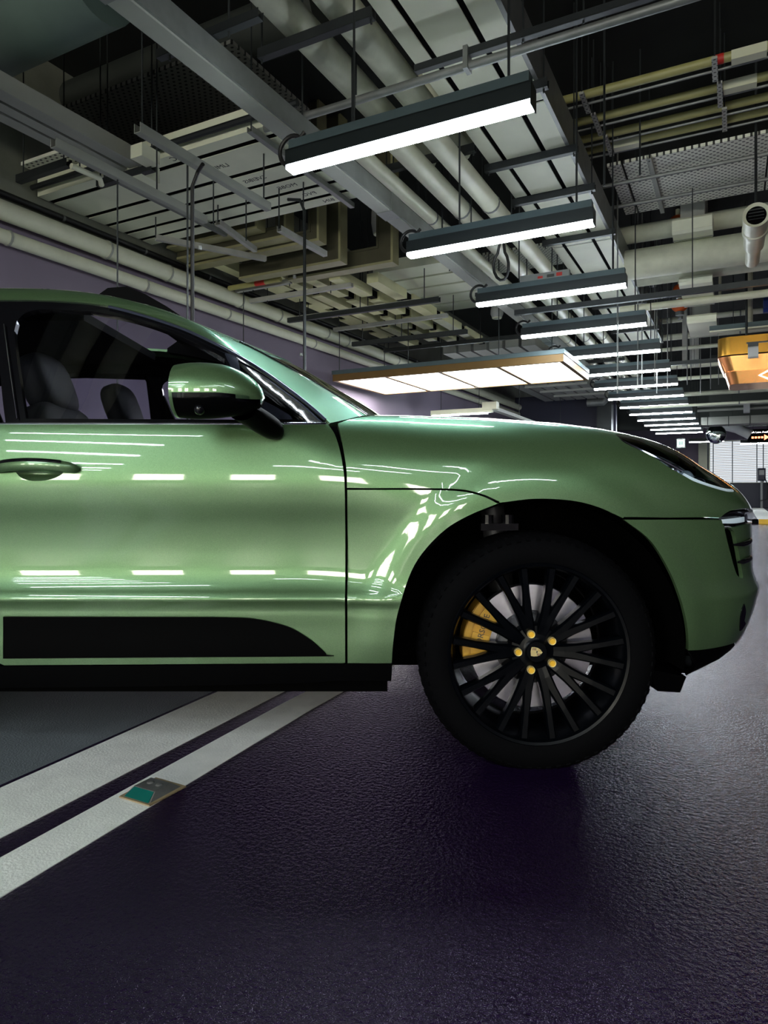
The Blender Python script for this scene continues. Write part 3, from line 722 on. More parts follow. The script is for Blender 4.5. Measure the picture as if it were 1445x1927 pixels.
cpart(CAR, 'rear_window', q, 'black_gloss', False)
# raised wind deflector of the open roof
A = [p3(upper, ('t', x, .46)) for x in (-1.56, -1.50, -1.43, -1.36, -1.28, -1.20)]; hgt = [0, .05, .068, .055, .03, .0]
q = MB(); pr_ = [(p[0], p[2]-.02) for p in A]+[(p[0], p[2]+h) for p, h in zip(A[::-1], hgt[::-1])]; q.prism(pr_, .40, .47, 'xz'); q2 = MB().prism(pr_, -.47, -.40, 'xz')
wd = cpart(CAR, 'wind_deflector', q, 'black_trim', label='raised black deflector of the open glass roof'); cpart(CAR, 'wind_deflector', q2, 'black_trim')
q = MB().beam((-1.47, -.45, A[2][2]+.05), (-1.47, .45, A[2][2]+.05), .05, .012); cpart(wd, 'deflector_blade', q, 'black_gloss', False)
q = MB().span((-2.0, -.40, 1.50), (-1.62, .40, 1.535)); cpart(CAR, 'sunroof_shade', q, 'interior_black', False)

# ---- door mirror
MC = np.array([(416-CX)*1.87/F-WX, CL-1.87, CAMZ+(CY-737)*1.87/F])
def mirror_shell(z0, z1, grow=0., x0=-1., x1=1.):
    q = MB(); n, m_ = 28, 36; V = {}
    for i in range(n+1):
        t = x0+(x1-x0)*i/n        # -1 rear rim .. 1 front tip
        s = math.sqrt(max(0, 1-max(0, (t+.55)/1.55)**2.2)) if t > -.55 else .93+.07*math.sin((t+1)/.45*PI/2)
        droop = -.018*max(0, t)**1.5
        for k in range(m_):
            a = 2*PI*k/m_; y = math.cos(a); z = math.sin(a)
            V[i, k] = (MC[0]+t*.122, MC[1]+y*s*(.085+grow), MC[2]+droop+z*s*(.079+grow))
    ids = {}
    for i in range(n):
        for k in range(m_):
            k2 = (k+1) % m_; P = [V[i, k], V[i, k2], V[i+1, k2], V[i+1, k]]
            zc = sum(p[2] for p in P)/4-MC[2]; xc = (sum(p[0] for p in P)/4-MC[0])/.122
            lim = -.012-.012*max(0, xc+.3)
            if z0 <= zc-lim <= z1:
                idx = []
                for p in P:
                    key = tuple(round(c, 6) for c in p)
                    if key not in ids: ids[key] = len(q.v); q.v.append(p)
                    idx.append(ids[key])
                idx = list(dict.fromkeys(idx))
                if len(idx) > 2: q.f.append(tuple(idx))
    return q
cp = cpart(CAR, 'door_mirror', mirror_shell(-.2, .2, -.002), 'black_trim', label='black lower shell of the door mirror', mirror=True)
cpart(cp, 'mirror_cap', mirror_shell(-.0005, .2, .001, -.93), 'car_paint', label='green upper mirror cap')
cpart(cp, 'turn_signal', mirror_shell(-.012, .001, .0012, -.9), 'lamp_lens')
cpart(cp, 'mirror_rim', mirror_shell(-.2, .2, .0005, -1.0, -.925), 'car_paint')
q = MB(); q.lathe([(.0, -.003), (.07, -.003), (.072, 0)], 28, 'z'); q.v = [(MC[0]-.121+p[2], MC[1]+p[0]*1.1, MC[2]+p[1]) for p in q.v]; cpart(cp, 'mirror_glass', q, 'mirror_glass')
A = cast(lower, [528], [806])[0]
q = MB(); c0 = np.array([MC[0]+.055, MC[1]-.01, MC[2]-.05]); c1 = np.array([A[0]-.01, A[1]+.012, A[2]-.012])
for t, (a, b) in zip(np.linspace(0, 1, 7), ((.055, .03), (.055, .03), (.052, .032), (.050, .034), (.048, .034), (.044, .032), (.030, .024))):
    c = c0*(1-t)+c1*t
    q.v += [tuple(c+np.array([a*math.cos(k*PI/8)*(.75 if math.cos(k*PI/8) < 0 else .85), .02*math.cos(k*PI/8), b*math.sin(k*PI/8)])) for k in range(16)]
for i in range(6):
    for k in range(16): q.f.append((i*16+k, i*16+(k+1) % 16, i*16+16+(k+1) % 16, i*16+16+k))
q.f.append(tuple(range(96, 112))); cpart(cp, 'mirror_arm', q, 'black_trim')
q = MB(); q.tube([tuple(c0*(1-t)+c1*t+np.array([.028, .018, .016])) for t in (.25, .6, .95)], .002, 6); cpart(cp, 'arm_seam', q, 'chrome')
q = MB().sq(MC+np.array([-.045, .055, -.055]), (.016, .016, .016), nu=14, nv=8); cpart(cp, 'camera_eye', q, 'black_gloss')

# ---- wheels
def wheel(x, steer=0.):
    R = .367; z0 = .352; wf = .935            # tyre outer face
    wt = CAR
    def wp(par, name, q, m, smooth=True, label=None):  # q in wheel coords (x right, y inboard, z up)
        q2 = MB(); q2.v = [(x+p[0], wf-p[1], z0+p[2]) for p in q.v]; q2.f = q.f; return cpart(par, name, q2, m, smooth, label)
    Rb = R+.0
    prof = [(.268, .012), (.280, .004), (.300, -.002), (.325, .0), (.345, .008), (.358, .020), (.365, .036), (.367, .06), (.367, .20), (.365, .225), (.355, .245), (.33, .26), (.28, .262), (.268, .25)]
    ty = wp(wt, 'tyre', MB().lathe(prof, 96, close=False), 'rubber')
    q = MB()                                   # shoulder tread blocks
    for k in range(72):
        a = 2*PI*k/72; ca, sa = math.cos(a), math.sin(a); da = .026
        P = []
        for (r, y) in ((.347, .005), (.3665, .032), (.3695, .075)):
            for s in (-1, 1): P.append((r*math.cos(a+s*da*.75+.02*y/.07), y, r*math.sin(a+s*da*.75+.02*y/.07)))
        P += [(p[0]*.985, p[1]+.004, p[2]*.985) for p in P]
        q.add(P, [(0, 1, 3, 2), (2, 3, 5, 4), (0, 6, 7, 1), (0, 2, 8, 6), (2, 4, 10, 8), (1, 7, 9, 3), (3, 9, 11, 5), (4, 5, 11, 10)])
    wp(ty, 'tread_blocks', q, 'rubber', False)['kind'] = 'stuff'
    q = MB().lathe([(.271, .020), (.276, .010), (.279, .004), (.276, .001), (.268, .004), (.262, .016), (.258, .05), (.245, .10), (.243, .20), (.262, .235), (.272, .245)], 96)
    rim = wp(wt, 'rim', q, 'rim_black')
    wp(rim, 'inner_lip', MB().lathe([(.243, .19), (.240, .205), (.252, .225), (.262, .236)], 72), 'disc_steel')
    # ten Y spokes
    def arm(q, P, wd, dp):
        # P: list of (r, ang, y); box-section blade
        rings = []
        for i, (r, a, y) in enumerate(P):
            r0, a0, y0 = P[max(i-1, 0)]; r1, a1, y1 = P[min(i+1, len(P)-1)]
            d = Vector((r1*math.cos(a1)-r0*math.cos(a0), 0, r1*math.sin(a1)-r0*math.sin(a0))).normalized(); nrm = Vector((-d.z, 0, d.x))
            c = Vector((r*math.cos(a), y, r*math.sin(a))); w_ = wd[i]; h = dp[i]
            rings.append([c-nrm*w_*.62, c-nrm*w_+Vector((0, h*.25, 0)), c-nrm*w_+Vector((0, h, 0)), c+nrm*w_+Vector((0, h, 0)), c+nrm*w_+Vector((0, h*.25, 0)), c+nrm*w_*.62])
        V = [p for g in rings for p in g]; fs = []
        for i in range(len(rings)-1):
            for k in range(6): fs.append((i*6+k, i*6+(k+1) % 6, i*6+6+(k+1) % 6, i*6+6+k))
        q.add(V, fs+[(5, 4, 3, 2, 1, 0), tuple((len(rings)-1)*6+k for k in range(6))])
    for k in range(10):
        a = 2*PI*k/10
        q = MB()
        for s in (-1, 1):
            e = math.radians(8.5)*s
            arm(q, [(.045, a, .045), (.085, a+e*.35, .036), (.125, a+e*.60, .030), (.19, a+e*.86, .020), (.262, a+e, .012)], [.022, .018, .0145, .0115, .013], [.05, .045, .04, .034, .04])
        wp(rim, 'spoke', q, 'rim_black', False)
    wp(rim, 'hub', MB().lathe([(0, .036), (.032, .036), (.036, .040), (.045, .042), (.078, .046), (.085, .056), (.085, .10)], 48), 'rim_black'); hub = rim
    for k in range(5):
        a = math.radians(36+72*k); c = (.058*math.cos(a), 0, .058*math.sin(a))
        q = MB().lathe([(0, .026), (.0085, .026), (.0088, .05)], 20, c=c); wp(hub, 'wheel_bolt', q, 'bolt_gold')
        q = MB().lathe([(.0092, .030), (.0118, .0295), (.0125, .05)], 20, c=c); wp(hub, 'bolt_collar', q, 'crest_gold')
    return wt, wp, rim, hub
wt, wp, rim, hub = wheel(0)
# hub crest, turned with the point to the right
def shield(s, n=10):
    P = [(-.021*s, .016*s), (0, .019*s)]
    P = [(-.021, .0165), (-.010, .0175), (.003, .0155), (.013, .010), (.0215, 0.0), (.013, -.010), (.003, -.0155), (-.010, -.0175), (-.021, -.0165), (-.0235, 0)]
    return [(a*s, b*s) for a, b in P]
cap = wp(hub, 'hub_cap', MB().lathe([(0, .0345), (.031, .0345), (.033, .037)], 32), 'rim_black')
rotm = lambda p, a=math.radians(-5): (p[0]*math.cos(a)-p[1]*math.sin(a), p[0]*math.sin(a)+p[1]*math.cos(a))
crest = rim; wp(hub, 'crest', MB().prism([rotm(p) for p in shield(.82)], .0338, .036, 'xz'), 'crest_gold', False, 'gold shield crest on the hub')
for k in range(3):
    for (cx_, cz_, sg) in ((-.0085, .0085, 1), (.006, -.0075, 1)):
        x0 = cx_+(k-1)*.0042; wp(crest, 'crest_stripe', MB().prism([rotm(p) for p in ((x0-.001, cz_-.0035), (x0+.001, cz_-.0035), (x0+.001, cz_+.0035), (x0-.001, cz_+.0035))], .0333, .0345, 'xz'), 'crest_red' if k % 2 else 'ink', False)
wp(crest, 'crest_figure', MB().prism([rotm(p) for p in ((-.002, -.003), (.002, -.003), (.001, 0), (.003, .002), (.001, .004), (-.002, .003), (-.001, 0))], .0328, .0345, 'xz'), 'ink', False)
for i in range(4): wp(crest, 'crest_antler', MB().prism([rotm(p) for p in ((.004+i*.003, .003), (.006+i*.003, .003), (.0045+i*.003, .009-i*.0014), (.0035+i*.003, .009-i*.0014))], .0333, .0345, 'xz'), 'caliper_gold', False)
disc = wp(wt, 'brake_disc', MB().lathe([(.115, .118), (.196, .118), (.198, .122), (.198, .148), (.196, .152), (.115, .152)], 72), 'disc_steel')
wp(disc, 'disc_bell', MB().lathe([(.05, .085), (.098, .085), (.112, .095), (.115, .118)], 48), 'iron_dark')
# gold caliper on the trailing side
def arc_poly(r0, r1, a0, a1, n=14): return [(r1*math.cos(a), r1*math.sin(a)) for a in np.linspace(a0, a1, n)]+[(r0*math.cos(a), r0*math.sin(a)) for a in np.linspace(a1, a0, n)]
D = math.radians
cal = wp(wt, 'brake_caliper', MB().prism(arc_poly(.142, .225, D(134), D(188)), .078, .165, 'xz'), 'caliper_gold', False, 'gold brake caliper')
wp(cal, 'caliper_piston', MB().prism(arc_poly(.148, .200, D(139), D(158)), .070, .08, 'xz'), 'caliper_gold', False)
wp(cal, 'caliper_piston', MB().prism(arc_poly(.148, .200, D(164), D(184)), .070, .08, 'xz'), 'caliper_gold', False)
wp(cal, 'caliper_bridge', MB().prism(arc_poly(.206, .224, D(138), D(185)), .070, .08, 'xz'), 'caliper_gold', False)
M4 = Matrix.Translation((x_ := -.172*math.cos(D(19)), -(.935-.0695), .352+.172*math.sin(D(19)))) @ Matrix.Rotation(D(73), 4, 'Y').inverted() @ Matrix.Rotation(PI/2, 4, 'X')
text_part(cal, 'caliper_lettering', 'PORSCHE', .026, 'ink', M4, .0008)
# hub carrier and spring hint in the arch
q = MB().tube([(-.06, .62, .50), (-.10, .60, .86)], .045, 12); cpart(CAR, 'strut_leg', q, 'iron_dark')
A = cast(lower, [960], [960])[0]
q = MB()
for dx_ in (-.045, .02): q.tube([(A[0]+dx_, .80, A[2]-.02), (A[0]+dx_, .80, A[2]-.05)], .02, 12)
q.box((A[0]-.01, .80, A[2]-.058), (.12, .05, .022)); cpart(CAR, 'arch_sensor', q, 'black_gloss', False)
# far front wheel and rear wheels share the builder
def plain_wheel(x, sgn):
    def cp(src, par, top=False):
        o = src.copy(); COL.objects.link(o); o.parent = par; BASE[o.name] = CARBASE
        if top:
            o.location = (x, 0, 0)
            if sgn < 0: o.rotation_euler = (0, 0, PI)
        for ch in [c for c in KIDS if c.parent == src]: cp(ch, o)
    for o in TOPS: cp(o, CAR, True)
TOPS = [o for o in CAR.children if o.name.split('.')[0] in ('tyre', 'rim', 'brake_disc', 'brake_caliper')]
KIDS = [c for o in TOPS for c in o.children if not c.name.startswith(('crest', 'caliper_lett'))]
plain_wheel(-2.807, 1); plain_wheel(0, -1); plain_wheel(-2.807, -1)
# arch liners, underbody, interior
for xc in (0, -2.807):
    q = MB(); n = 24; V = []; aa = np.linspace(-.12, PI+.12, n)
    for d in (.915, .62):
        V += [(xc+(.452)*math.cos(a), d, .352+.47*math.sin(a)) for a in aa]
    fs = [(i, i+1, n+i+1, n+i) for i in range(n-1)]; V += [(xc, .62, .5)]; fs += [(n+i, n+i+1, 2*n) for i in range(n-1)]
    q.add(V, fs); cpart(CAR, 'arch_liner', q, 'black_matte', mirror=True)
q = MB().span((-2.35, -.80, .20), (-.46, .80, .27)).span((-3.5, -.7, .25), (-2.35, .7, .30)).span((-.46, -.55, .22), (.55, .55, .27)); cpart(CAR, 'underbody', q, 'black_matte', False)
q = MB().span((-.5, -.62, .27), (.62, .62, .95)); cpart(CAR, 'engine_bay', q, 'black_matte', False)
q = MB().add([(.34, .90, .30), (.47, .88, .27), (.46, .86, .215), (.38, .88, .225), (.34, .5, .30), (.47, .5, .27), (.46, .5, .215), (.38, .5, .225)], [(0, 1, 2, 3), (4, 7, 6, 5), (0, 4, 5, 1), (1, 5, 6, 2), (2, 6, 7, 3), (3, 7, 4, 0)]); cpart(CAR, 'air_deflector', q, 'black_trim', False, mirror=True)
for s in (1, -1):
    q = MB().span((-2.62, s*.80, .3), (-.60, s*.83, 1.055)); cpart(CAR, 'door_card', q, 'interior_black', False)
q = MB().add([(-.98, .82, .5), (-.98, -.82, .5), (-.98, -.82, 1.0), (-.98, .82, 1.0), (-.45, .80, .5), (-.45, -.8, .5), (-.45, -.8, 1.06), (-.45, .8, 1.06), (-.88, .8, 1.045), (-.88, -.8, 1.045)],
    [(0, 1, 2, 3), (4, 7, 6, 5), (0, 3, 8, 7, 4), (1, 5, 6, 9, 2), (3, 2, 9, 8), (8, 9, 6, 7), (0, 4, 5, 1)]); cpart(CAR, 'dashboard', q, 'interior_black', False)
q = MB().lathe([(.170, -.014), (.186, -.008), (.190, 0), (.186, .008), (.170, .014), (.165, 0)], 40, 'z', close=True).span((-.16, -.02, -.008), (.16, .02, .008)).sq((0, 0, 0), (.06, .05, .02), nu=16, nv=8)
R_ = Matrix.Rotation(D(-62), 3, 'Y'); q.v = [tuple(R_ @ Vector(p) + Vector((-1.10, -.37, .97))) for p in q.v]; cpart(CAR, 'steering_wheel', q, 'leather')
def seat(xb, w):
    tl = Matrix.Rotation(D(-20), 3, 'Y')
    s = cpart(CAR, 'seat', MB().sq((xb+.30, w, .52), (.30, .26, .10), (.5, .5), 28, 12), 'leather')
    cpart(s, 'backrest', MB().sq((xb-.02, w, .84), (.085, .25, .36), (.55, .5), 28, 14, tl), 'leather')
    cpart(s, 'headrest', MB().sq((xb-.15, w, 1.25), (.06, .14, .125), (.6, .6), 24, 12, tl), 'leather')
seat(-1.62, .37); seat(-1.62, -.37)
cpart(CAR, 'rear_bench', MB().sq((-2.75, 0, .82), (.10, .66, .34), (.4, .3), 28, 12, Matrix.Rotation(D(-18), 3, 'Y')).sq((-2.45, 0, .5), (.3, .66, .1), (.4, .3), 28, 10), 'leather')
for w_ in (-.38, 0, .38): cpart(CAR, 'rear_headrest', MB().sq((-2.88, w_, 1.2), (.05, .13, .09), (.6, .6), 20, 10), 'leather')
q = MB().sq((-.86, 0, 1.35), (.02, .12, .035), (.6, .5), 20, 10); cpart(CAR, 'rear_view_mirror', q, 'black_gloss')
# ================================================================== ceiling services
def copy_tree(o, parent=None, loc=None, skip=()):
    c = o.copy(); COL.objects.link(c); c.parent = parent; BASE[c.name] = BASE.get(o.name, (0, 0, 0))
    if loc is not None: c.location = loc
    for ch in list(o.children):
        if ch.name.split('.')[0] not in skip: copy_tree(ch, c)
    return c
def rods(t, pts, z0, r=.006, m='steel_dark', z1=ZC):
    for p in pts:           # (u, v) up to z1, or (u, v, top) for a rod fixed to the thing above it
        u, v = p[0], p[1]; part(t, 'hanger_rod', MB().tube([(u, v, z0), (u, v, p[2] if len(p) > 2 else z1)], r, 6), m)

# ---- linear lamps: one, then copies along the lane
LU0, LU1, LZ = -2.29, -.86, 2.70
V0, DV = 3.22, 1.62
lamp = thing('linear_lamp', 'black linear lamp with glowing white underside hanging on rods over the lane', 'lamp', (-1.575, V0, LZ), 'linear lamps hung in a row over the lane')
hs = MB().span((LU0, V0-.05, LZ+.028), (LU1, V0-.044, LZ+.115)).span((LU0, V0+.044, LZ+.028), (LU1, V0+.05, LZ+.115)).span((LU0, V0-.05, LZ+.108), (LU1, V0+.05, LZ+.116))
hs.span((LU0-.004, V0-.05, LZ+.002), (LU0, V0+.05, LZ+.116)).span((LU1, V0-.05, LZ+.002), (LU1+.004, V0+.05, LZ+.116))
part(lamp, 'housing', hs, 'lamp_housing')
part(lamp, 'diffuser', MB().box(((LU0+LU1)/2, V0, LZ+.022), (LU1-LU0-.004, .086, .044), .014), 'led')
part(lamp, 'top_channel', MB().span((LU0+.01, V0-.035, LZ+.122), (LU1-.01, V0+.035, LZ+.175)), 'channel_grey')
part(lamp, 'channel_lip', MB().span((LU0+.01, V0-.04, LZ+.116), (LU1-.01, V0+.04, LZ+.123)), 'steel_dark')
P = []
for k in range(15):
    a = PI*(-.5+k/14.*1.25); P.append((LU0+.01-.085*math.cos(a)*1.0, V0, LZ+.13+.085*math.sin(a)))
part(lamp, 'flex_cable', MB().tube(P+[(LU0+.10, V0, LZ+.215)], .013, 8), 'cable_black', True)
rods(lamp, [(-1.862, V0), (LU1-.12, V0)], LZ+.17, .007)
ORD = ['first', 'second', 'third', 'fourth', 'fifth', 'sixth', 'seventh', 'eighth', 'ninth', 'tenth', 'eleventh', 'twelfth', 'thirteenth', 'fourteenth']
for i in list(range(-8, -2))+list(range(1, 14)):
    c = copy_tree(lamp, None, g2w((-1.575, V0+DV*i, LZ)))
    tag(c, ('black linear lamp over the lane, %s of its row counted from the car roof' % ORD[i]) if i > 0 else 'black linear lamp continuing the row back past the car tail', group='linear lamps hung in a row over the lane' if i > 0 else 'linear lamps behind the car tail')
tag(lamp, 'black linear lamp over the lane, first of its row, above the car roof')
for i in range(4):      # the second row, on the other side of the lane from the car
    c = copy_tree(lamp, None, g2w((1.95, -6.0+DV*i, LZ))); tag(c, 'black linear lamp of the second row, across the lane from the car', 'lamp', 'second row of linear lamps across the lane')
# maker's driver box with printed label on the third lamp
v3 = V0+2*DV; A = at_v(985, 535, v3); B = at_v(1072, 515, v3)
t = thing('driver_box', 'slim grey driver box with printed label lying on a lamp channel', 'driver box', (A[0], v3, LZ+.174))
part(t, 'box', MB().span((max(A[0]-.12, -1.845), v3-.03, LZ+.174), (B[0], v3+.03, LZ+.238)), 'steel_grey')
for k, w_ in enumerate((.05, .07, .055)): part(t, 'label_print', MB().span((B[0]-.30+k*.09, v3-.0312, LZ+.186), (B[0]-.30+k*.09+w_, v3-.0302, LZ+.208+.006*k)), 'tape_red' if k != 1 else 'ink')

# ---- lighting trunk (square duct) along the lane over the lamp ends
t = thing('lighting_trunk', 'long grey square duct running above the left ends of the lamps', 'duct', (-2.39, 12, 3.0))
part(t, 'duct_side', MB().span((-2.345, -3, 3.012), (-2.33, 26, 3.14)), 'steel_grey'); part(t, 'duct_body', MB().span((-2.455, -3, 3.0), (-2.345, 26, 3.14)), 'duct_grey')
for v in (1.9, 4.6, 7.2, 9.8, 12.4): part(t, 'joint_cover', MB().span((-2.46, v, 2.996), (-2.326, v+.16, 3.144)), 'steel_grey')
for v in (2.62, 3.85, 5.75, 7.6, 9.8, 12, 15):
    part(t, 'hanger_bar', MB().channel((-2.72, v, 3.17), (-2.04, v, 3.17), .042, .042), 'steel_dark')
    rods(t, [(-2.64, v), (-2.24 if v < 5.55 else -2.10, v)], 3.12)

# ---- two fat insulated pipes, then four thinner ones further on
def pipe(name, label, pts, r, m, cat='pipe', group=None, bands=(), bandm='steel_grey', n=14):
    V = np.array(pts); t = thing(name, label, cat, tuple(V.mean(0)), group)
    part(t, 'run', MB().tube(pts, r, n), m, True)
    for q in bands:
        p = Vector(pts[0]).lerp(Vector(pts[-1]), q); d = (Vector(pts[-1])-Vector(pts[0])).normalized()*.012
        part(t, 'band', MB().tube([p-d, p+d], r*1.06, n), bandm, True)
    return t
for u, lb in ((-2.40, 'fat wrapped pipe nearer the square duct'), (-2.08, 'fat wrapped pipe farther from the square duct')):
    pipe('insulated_pipe', lb, [(u, -3, 3.75), (u, 5.25, 3.75), (u, 5.42, 3.78), (u, 5.5, 3.9), (u, 5.5, ZC-.05)], .105, 'pipe_wrap', group='pair of fat wrapped pipes', bands=())
def trapeze(v, u0, u1, z, label, m='steel_dark', w=.05, h=.06, group=None, ins=.03):
    t = thing('pipe_hanger', label, 'hanger', ((u0+u1)/2, v, z), group)
    part(t, 'crossbar', MB().channel((u0, v, z), (u1, v, z), w, h), m)
    rods(t, [(u0+ins, v), (u1-ins, v)], z-.06)
    return t
trapeze(3.42, -2.67, -1.847, 3.617, 'dark steel crossbar on rods under the two fat wrapped pipes', group='crossbars under the two fat pipes', ins=.015)
trapeze(5.15, -2.67, -1.847, 3.617, 'dark steel crossbar on rods under the two fat wrapped pipes', group='crossbars under the two fat pipes', ins=.015)
for u, r, lb in ((-2.74, .058, 'slim pale pipe next to the square duct'), (-2.54, .062, 'second slim pale pipe of the bundle over the lamps'), (-2.24, .085, 'wide pale pipe with printed marks over the lamps'), (-1.96, .085, 'wide pale pipe beside the white flat ducts')):
    t = pipe('insulated_pipe', lb, [(u, 4.4, 3.375+r), (u, 25, 3.375+r)], r, 'pipe_white', group='pale pipes running down the lane', bands=[q/14 for q in range(1, 14, 2)])
for v in (6.2, 8.4, 10.6, 13.5, 16): trapeze(v, -2.855, -1.832, 3.347, 'dark crossbar on rods carrying the four pale pipes', group='crossbars under the four pale pipes')

# ---- white flat ducts running down the lane (right) and across to the wall (left)
t = thing('flat_duct', 'bank of white flat ducts with dark joints running down the lane', 'duct', (-1.57, 6.5, 3.62))
for u0, u1 in ((-1.845, -1.73), (-1.69, -1.40), (-1.36, -1.20)):
    for k in range(7):
        v0 = 3.3+k*1.5; part(t, 'duct_panel', MB().span((u0, v0, 3.64), (u1, v0+1.47, 3.86)), 'duct_white')
part(t, 'side_plate', MB().span((-1.20, 3.3, 3.64), (-1.17, 13.8, 3.91)), 'steel_grey'); part(t, 'gap_shade_plate', MB().span((-1.84, 3.31, 3.648), (-1.205, 13.75, 3.84)), 'black_matte')  # black plate nearly flush with the panels paints the shade in their gaps
for v in (4.55, 5.53, 6.31, 7.5, 9, 10.5, 12.3):
    trapeze(v, -1.892, -1.11, 3.611, 'dark steel crossbar under the white flat ducts over the lane', group='crossbars under the white flat ducts')
LB = [(3.93, 4.04), (4.095, 4.42), (4.475, 4.66), (4.715, 4.89), (4.945, 5.09), (5.145, 5.28)]
BU0, BU1 = UL+.02, -2.95
t = thing('flat_duct', 'bank of white flat ducts with faint lettering running into the purple wall', 'duct', ((BU0+BU1)/2, 4.6, 3.5))
WORDS = ['3C', 'LIMITED', 'SVEIBIS', 'MOBE', 'PVC', 'BIN']; TU = [-3.95, -3.78, -3.62, -3.45, -3.36, -3.28]
for (a, b), wd, tu in zip(LB, WORDS, TU):
    d = part(t, 'duct_panel', MB().span((BU0, a, 3.5), (BU1, b, 3.68)), 'duct_white')
    bb = BASE[t.name]
    text_part(d, 'duct_lettering', wd, .075 if wd != '3C' else .085, 'ink', Matrix.Translation((tu-bb[0], (a+b)/2-bb[1], -.0008)) @ Matrix.Scale(-1, 4, (0, 1, 0)) @ Matrix.Rotation(PI, 4, 'Z') @ Matrix.Rotation(PI, 4, 'X'), .0006)
part(t, 'gap_shade_plate', MB().span((BU0, 3.935, 3.506), (BU1-.01, 5.275, 3.67)), 'black_matte')  # near-flush black sheet stands in for the shade between the ducts
part(t, 'edge_pipe', MB().tube([(BU0, 3.88, 3.56), (BU1+.25, 3.88, 3.56)], .025, 8), 'steel_dark', True)
for u in (-3.1, -4.6): 
    part(t, 'crossbar', MB().channel((u, 3.85, 3.46), (u, 5.33, 3.46), .042, .042), 'steel_grey'); rods(t, [(u, 3.87), (u, 5.31)], 3.44)

# ---- strut rails below the ducts, drop conduits
def rail(name, label, p0, p1, w=.042, h=.05, m='steel_grey', drops=(), cat='rail', group=None, ztop=ZC):
    t = thing(name, label, cat, tuple((np.array(p0)+np.array(p1))/2), group)
    part(t, 'rail_channel', MB().channel(p0, p1, w, h), m)
    for q in drops:
        if isinstance(q, tuple): part(t, 'hanger_rod', MB().tube([(q[0], q[1], p0[2]), (q[0], q[1], q[2] if len(q) > 2 else ztop)], .006, 6), 'steel_dark'); continue
        p = Vector(p0).lerp(Vector(p1), q); part(t, 'hanger_rod', MB().tube([p, (p.x, p.y, ztop)], .006, 6), 'steel_dark')
    return t
A = at_z(258, 240, 3.1); B = at_u(505, 398, A[0])
rail('strut_rail', 'pale strut rail crossing below the lettered white ducts, nearer the lamps', A, (A[0], B[1], 3.1), .05, .06, 'duct_grey', (.03, (A[0], 4.25, 3.502), (A[0], 4.8, 3.502)))
A2 = at_z(100, 268, 3.1); B2 = at_u(386, 430, A2[0])
rail('strut_rail', 'pale strut rail crossing below the lettered white ducts, nearer the wall', A2, (A2[0], B2[1], 3.1), .05, .06, 'duct_grey', ((A2[0], 3.74), (A2[0], 4.37, 3.502), (A2[0], 4.8, 3.502)))
C = at_u(362, 318, A[0]); 
pipe('drop_conduit', 'thin conduit dropping from the strut rail behind the car roof', [(C[0]+.14, C[1]-.05, C[2]-.02), (C[0]+.05, C[1], C[2]-.03), (C[0], C[1], C[2]-.12), (C[0], C[1], 1.2)], .013, 'cable_black', 'conduit', bands=(.3, .7))
t = thing('drop_rod', 'thin rod dropping from the strut rail beside the conduit', 'rod', (C[0]-.03, C[1], 1.2)); part(t, 'rod', MB().tube([(C[0]-.045, C[1], 1.2), (C[0]-.045, C[1], 3.1)], .007, 6), 'steel_dark')
D_ = at_z(573, 372, 3.45); pipe('drop_conduit', 'grey conduit dropping beside the olive bus duct elbows', [(D_[0]-.18, D_[1], D_[2]+.02), (D_[0]-.05, D_[1], D_[2]-.01), (D_[0], D_[1], D_[2]-.12), (D_[0], D_[1], 1.7)], .014, 'steel_dark', 'conduit', bands=(.4, .8))
p = at_u(221, 345, A2[0]); pipe('drop_rod', 'thin dark rod hanging from the strut rail nearer the wall', [(A2[0], p[1], 1.6), (A2[0], p[1], 3.08)], .006, 'steel_dark', 'rod', n=6)
u = at_v(458, 500, 6.42)[0]; pipe('drop_rod', 'thin dark rod hanging from the first slotted strut before the wall', [(u, 6.42, 1.6), (u, 6.42, 3.255)], .006, 'steel_dark', 'rod', n=6)

# ---- pipes along the wall
zA = at_u(200, 470, UL+.12)[2]; zB = at_u(200, 512, UL+.10)[2]
t = pipe('wall_pipe', 'upper cream pipe clamped along the purple wall', [(UL+.12, VB+.5, zA), (UL+.12, 25, zA)], .085, 'pipe_white', group='pipes along the purple wall')
for v in (3.2, 4.6, 5.4, 6.6, 7.4, 8.6, 9.2, 11): part(t, 'clamp', MB().tube([(UL+.12, v-.01, zA), (UL+.12, v+.01, zA)], .094, 14), 'duct_grey', True)
t = pipe('wall_pipe', 'lower cream pipe clamped along the purple wall', [(UL+.10, VB+.5, zB), (UL+.10, 25, zB)], .062, 'pipe_white', group='pipes along the purple wall')
for v in (3.6, 5.1, 6.4, 8.3): part(t, 'clamp', MB().tube([(UL+.10, v-.01, zB), (UL+.10, v+.01, zB)], .070, 12), 'duct_grey', True)
pipe('wall_cable', 'black cable run above the wall pipes', [(UL+.05, VB+.5, zA+.17), (UL+.05, 14, zA+.17)], .03, 'cable_black', 'cable', bands=[k/60 for k in range(20, 60, 2)])

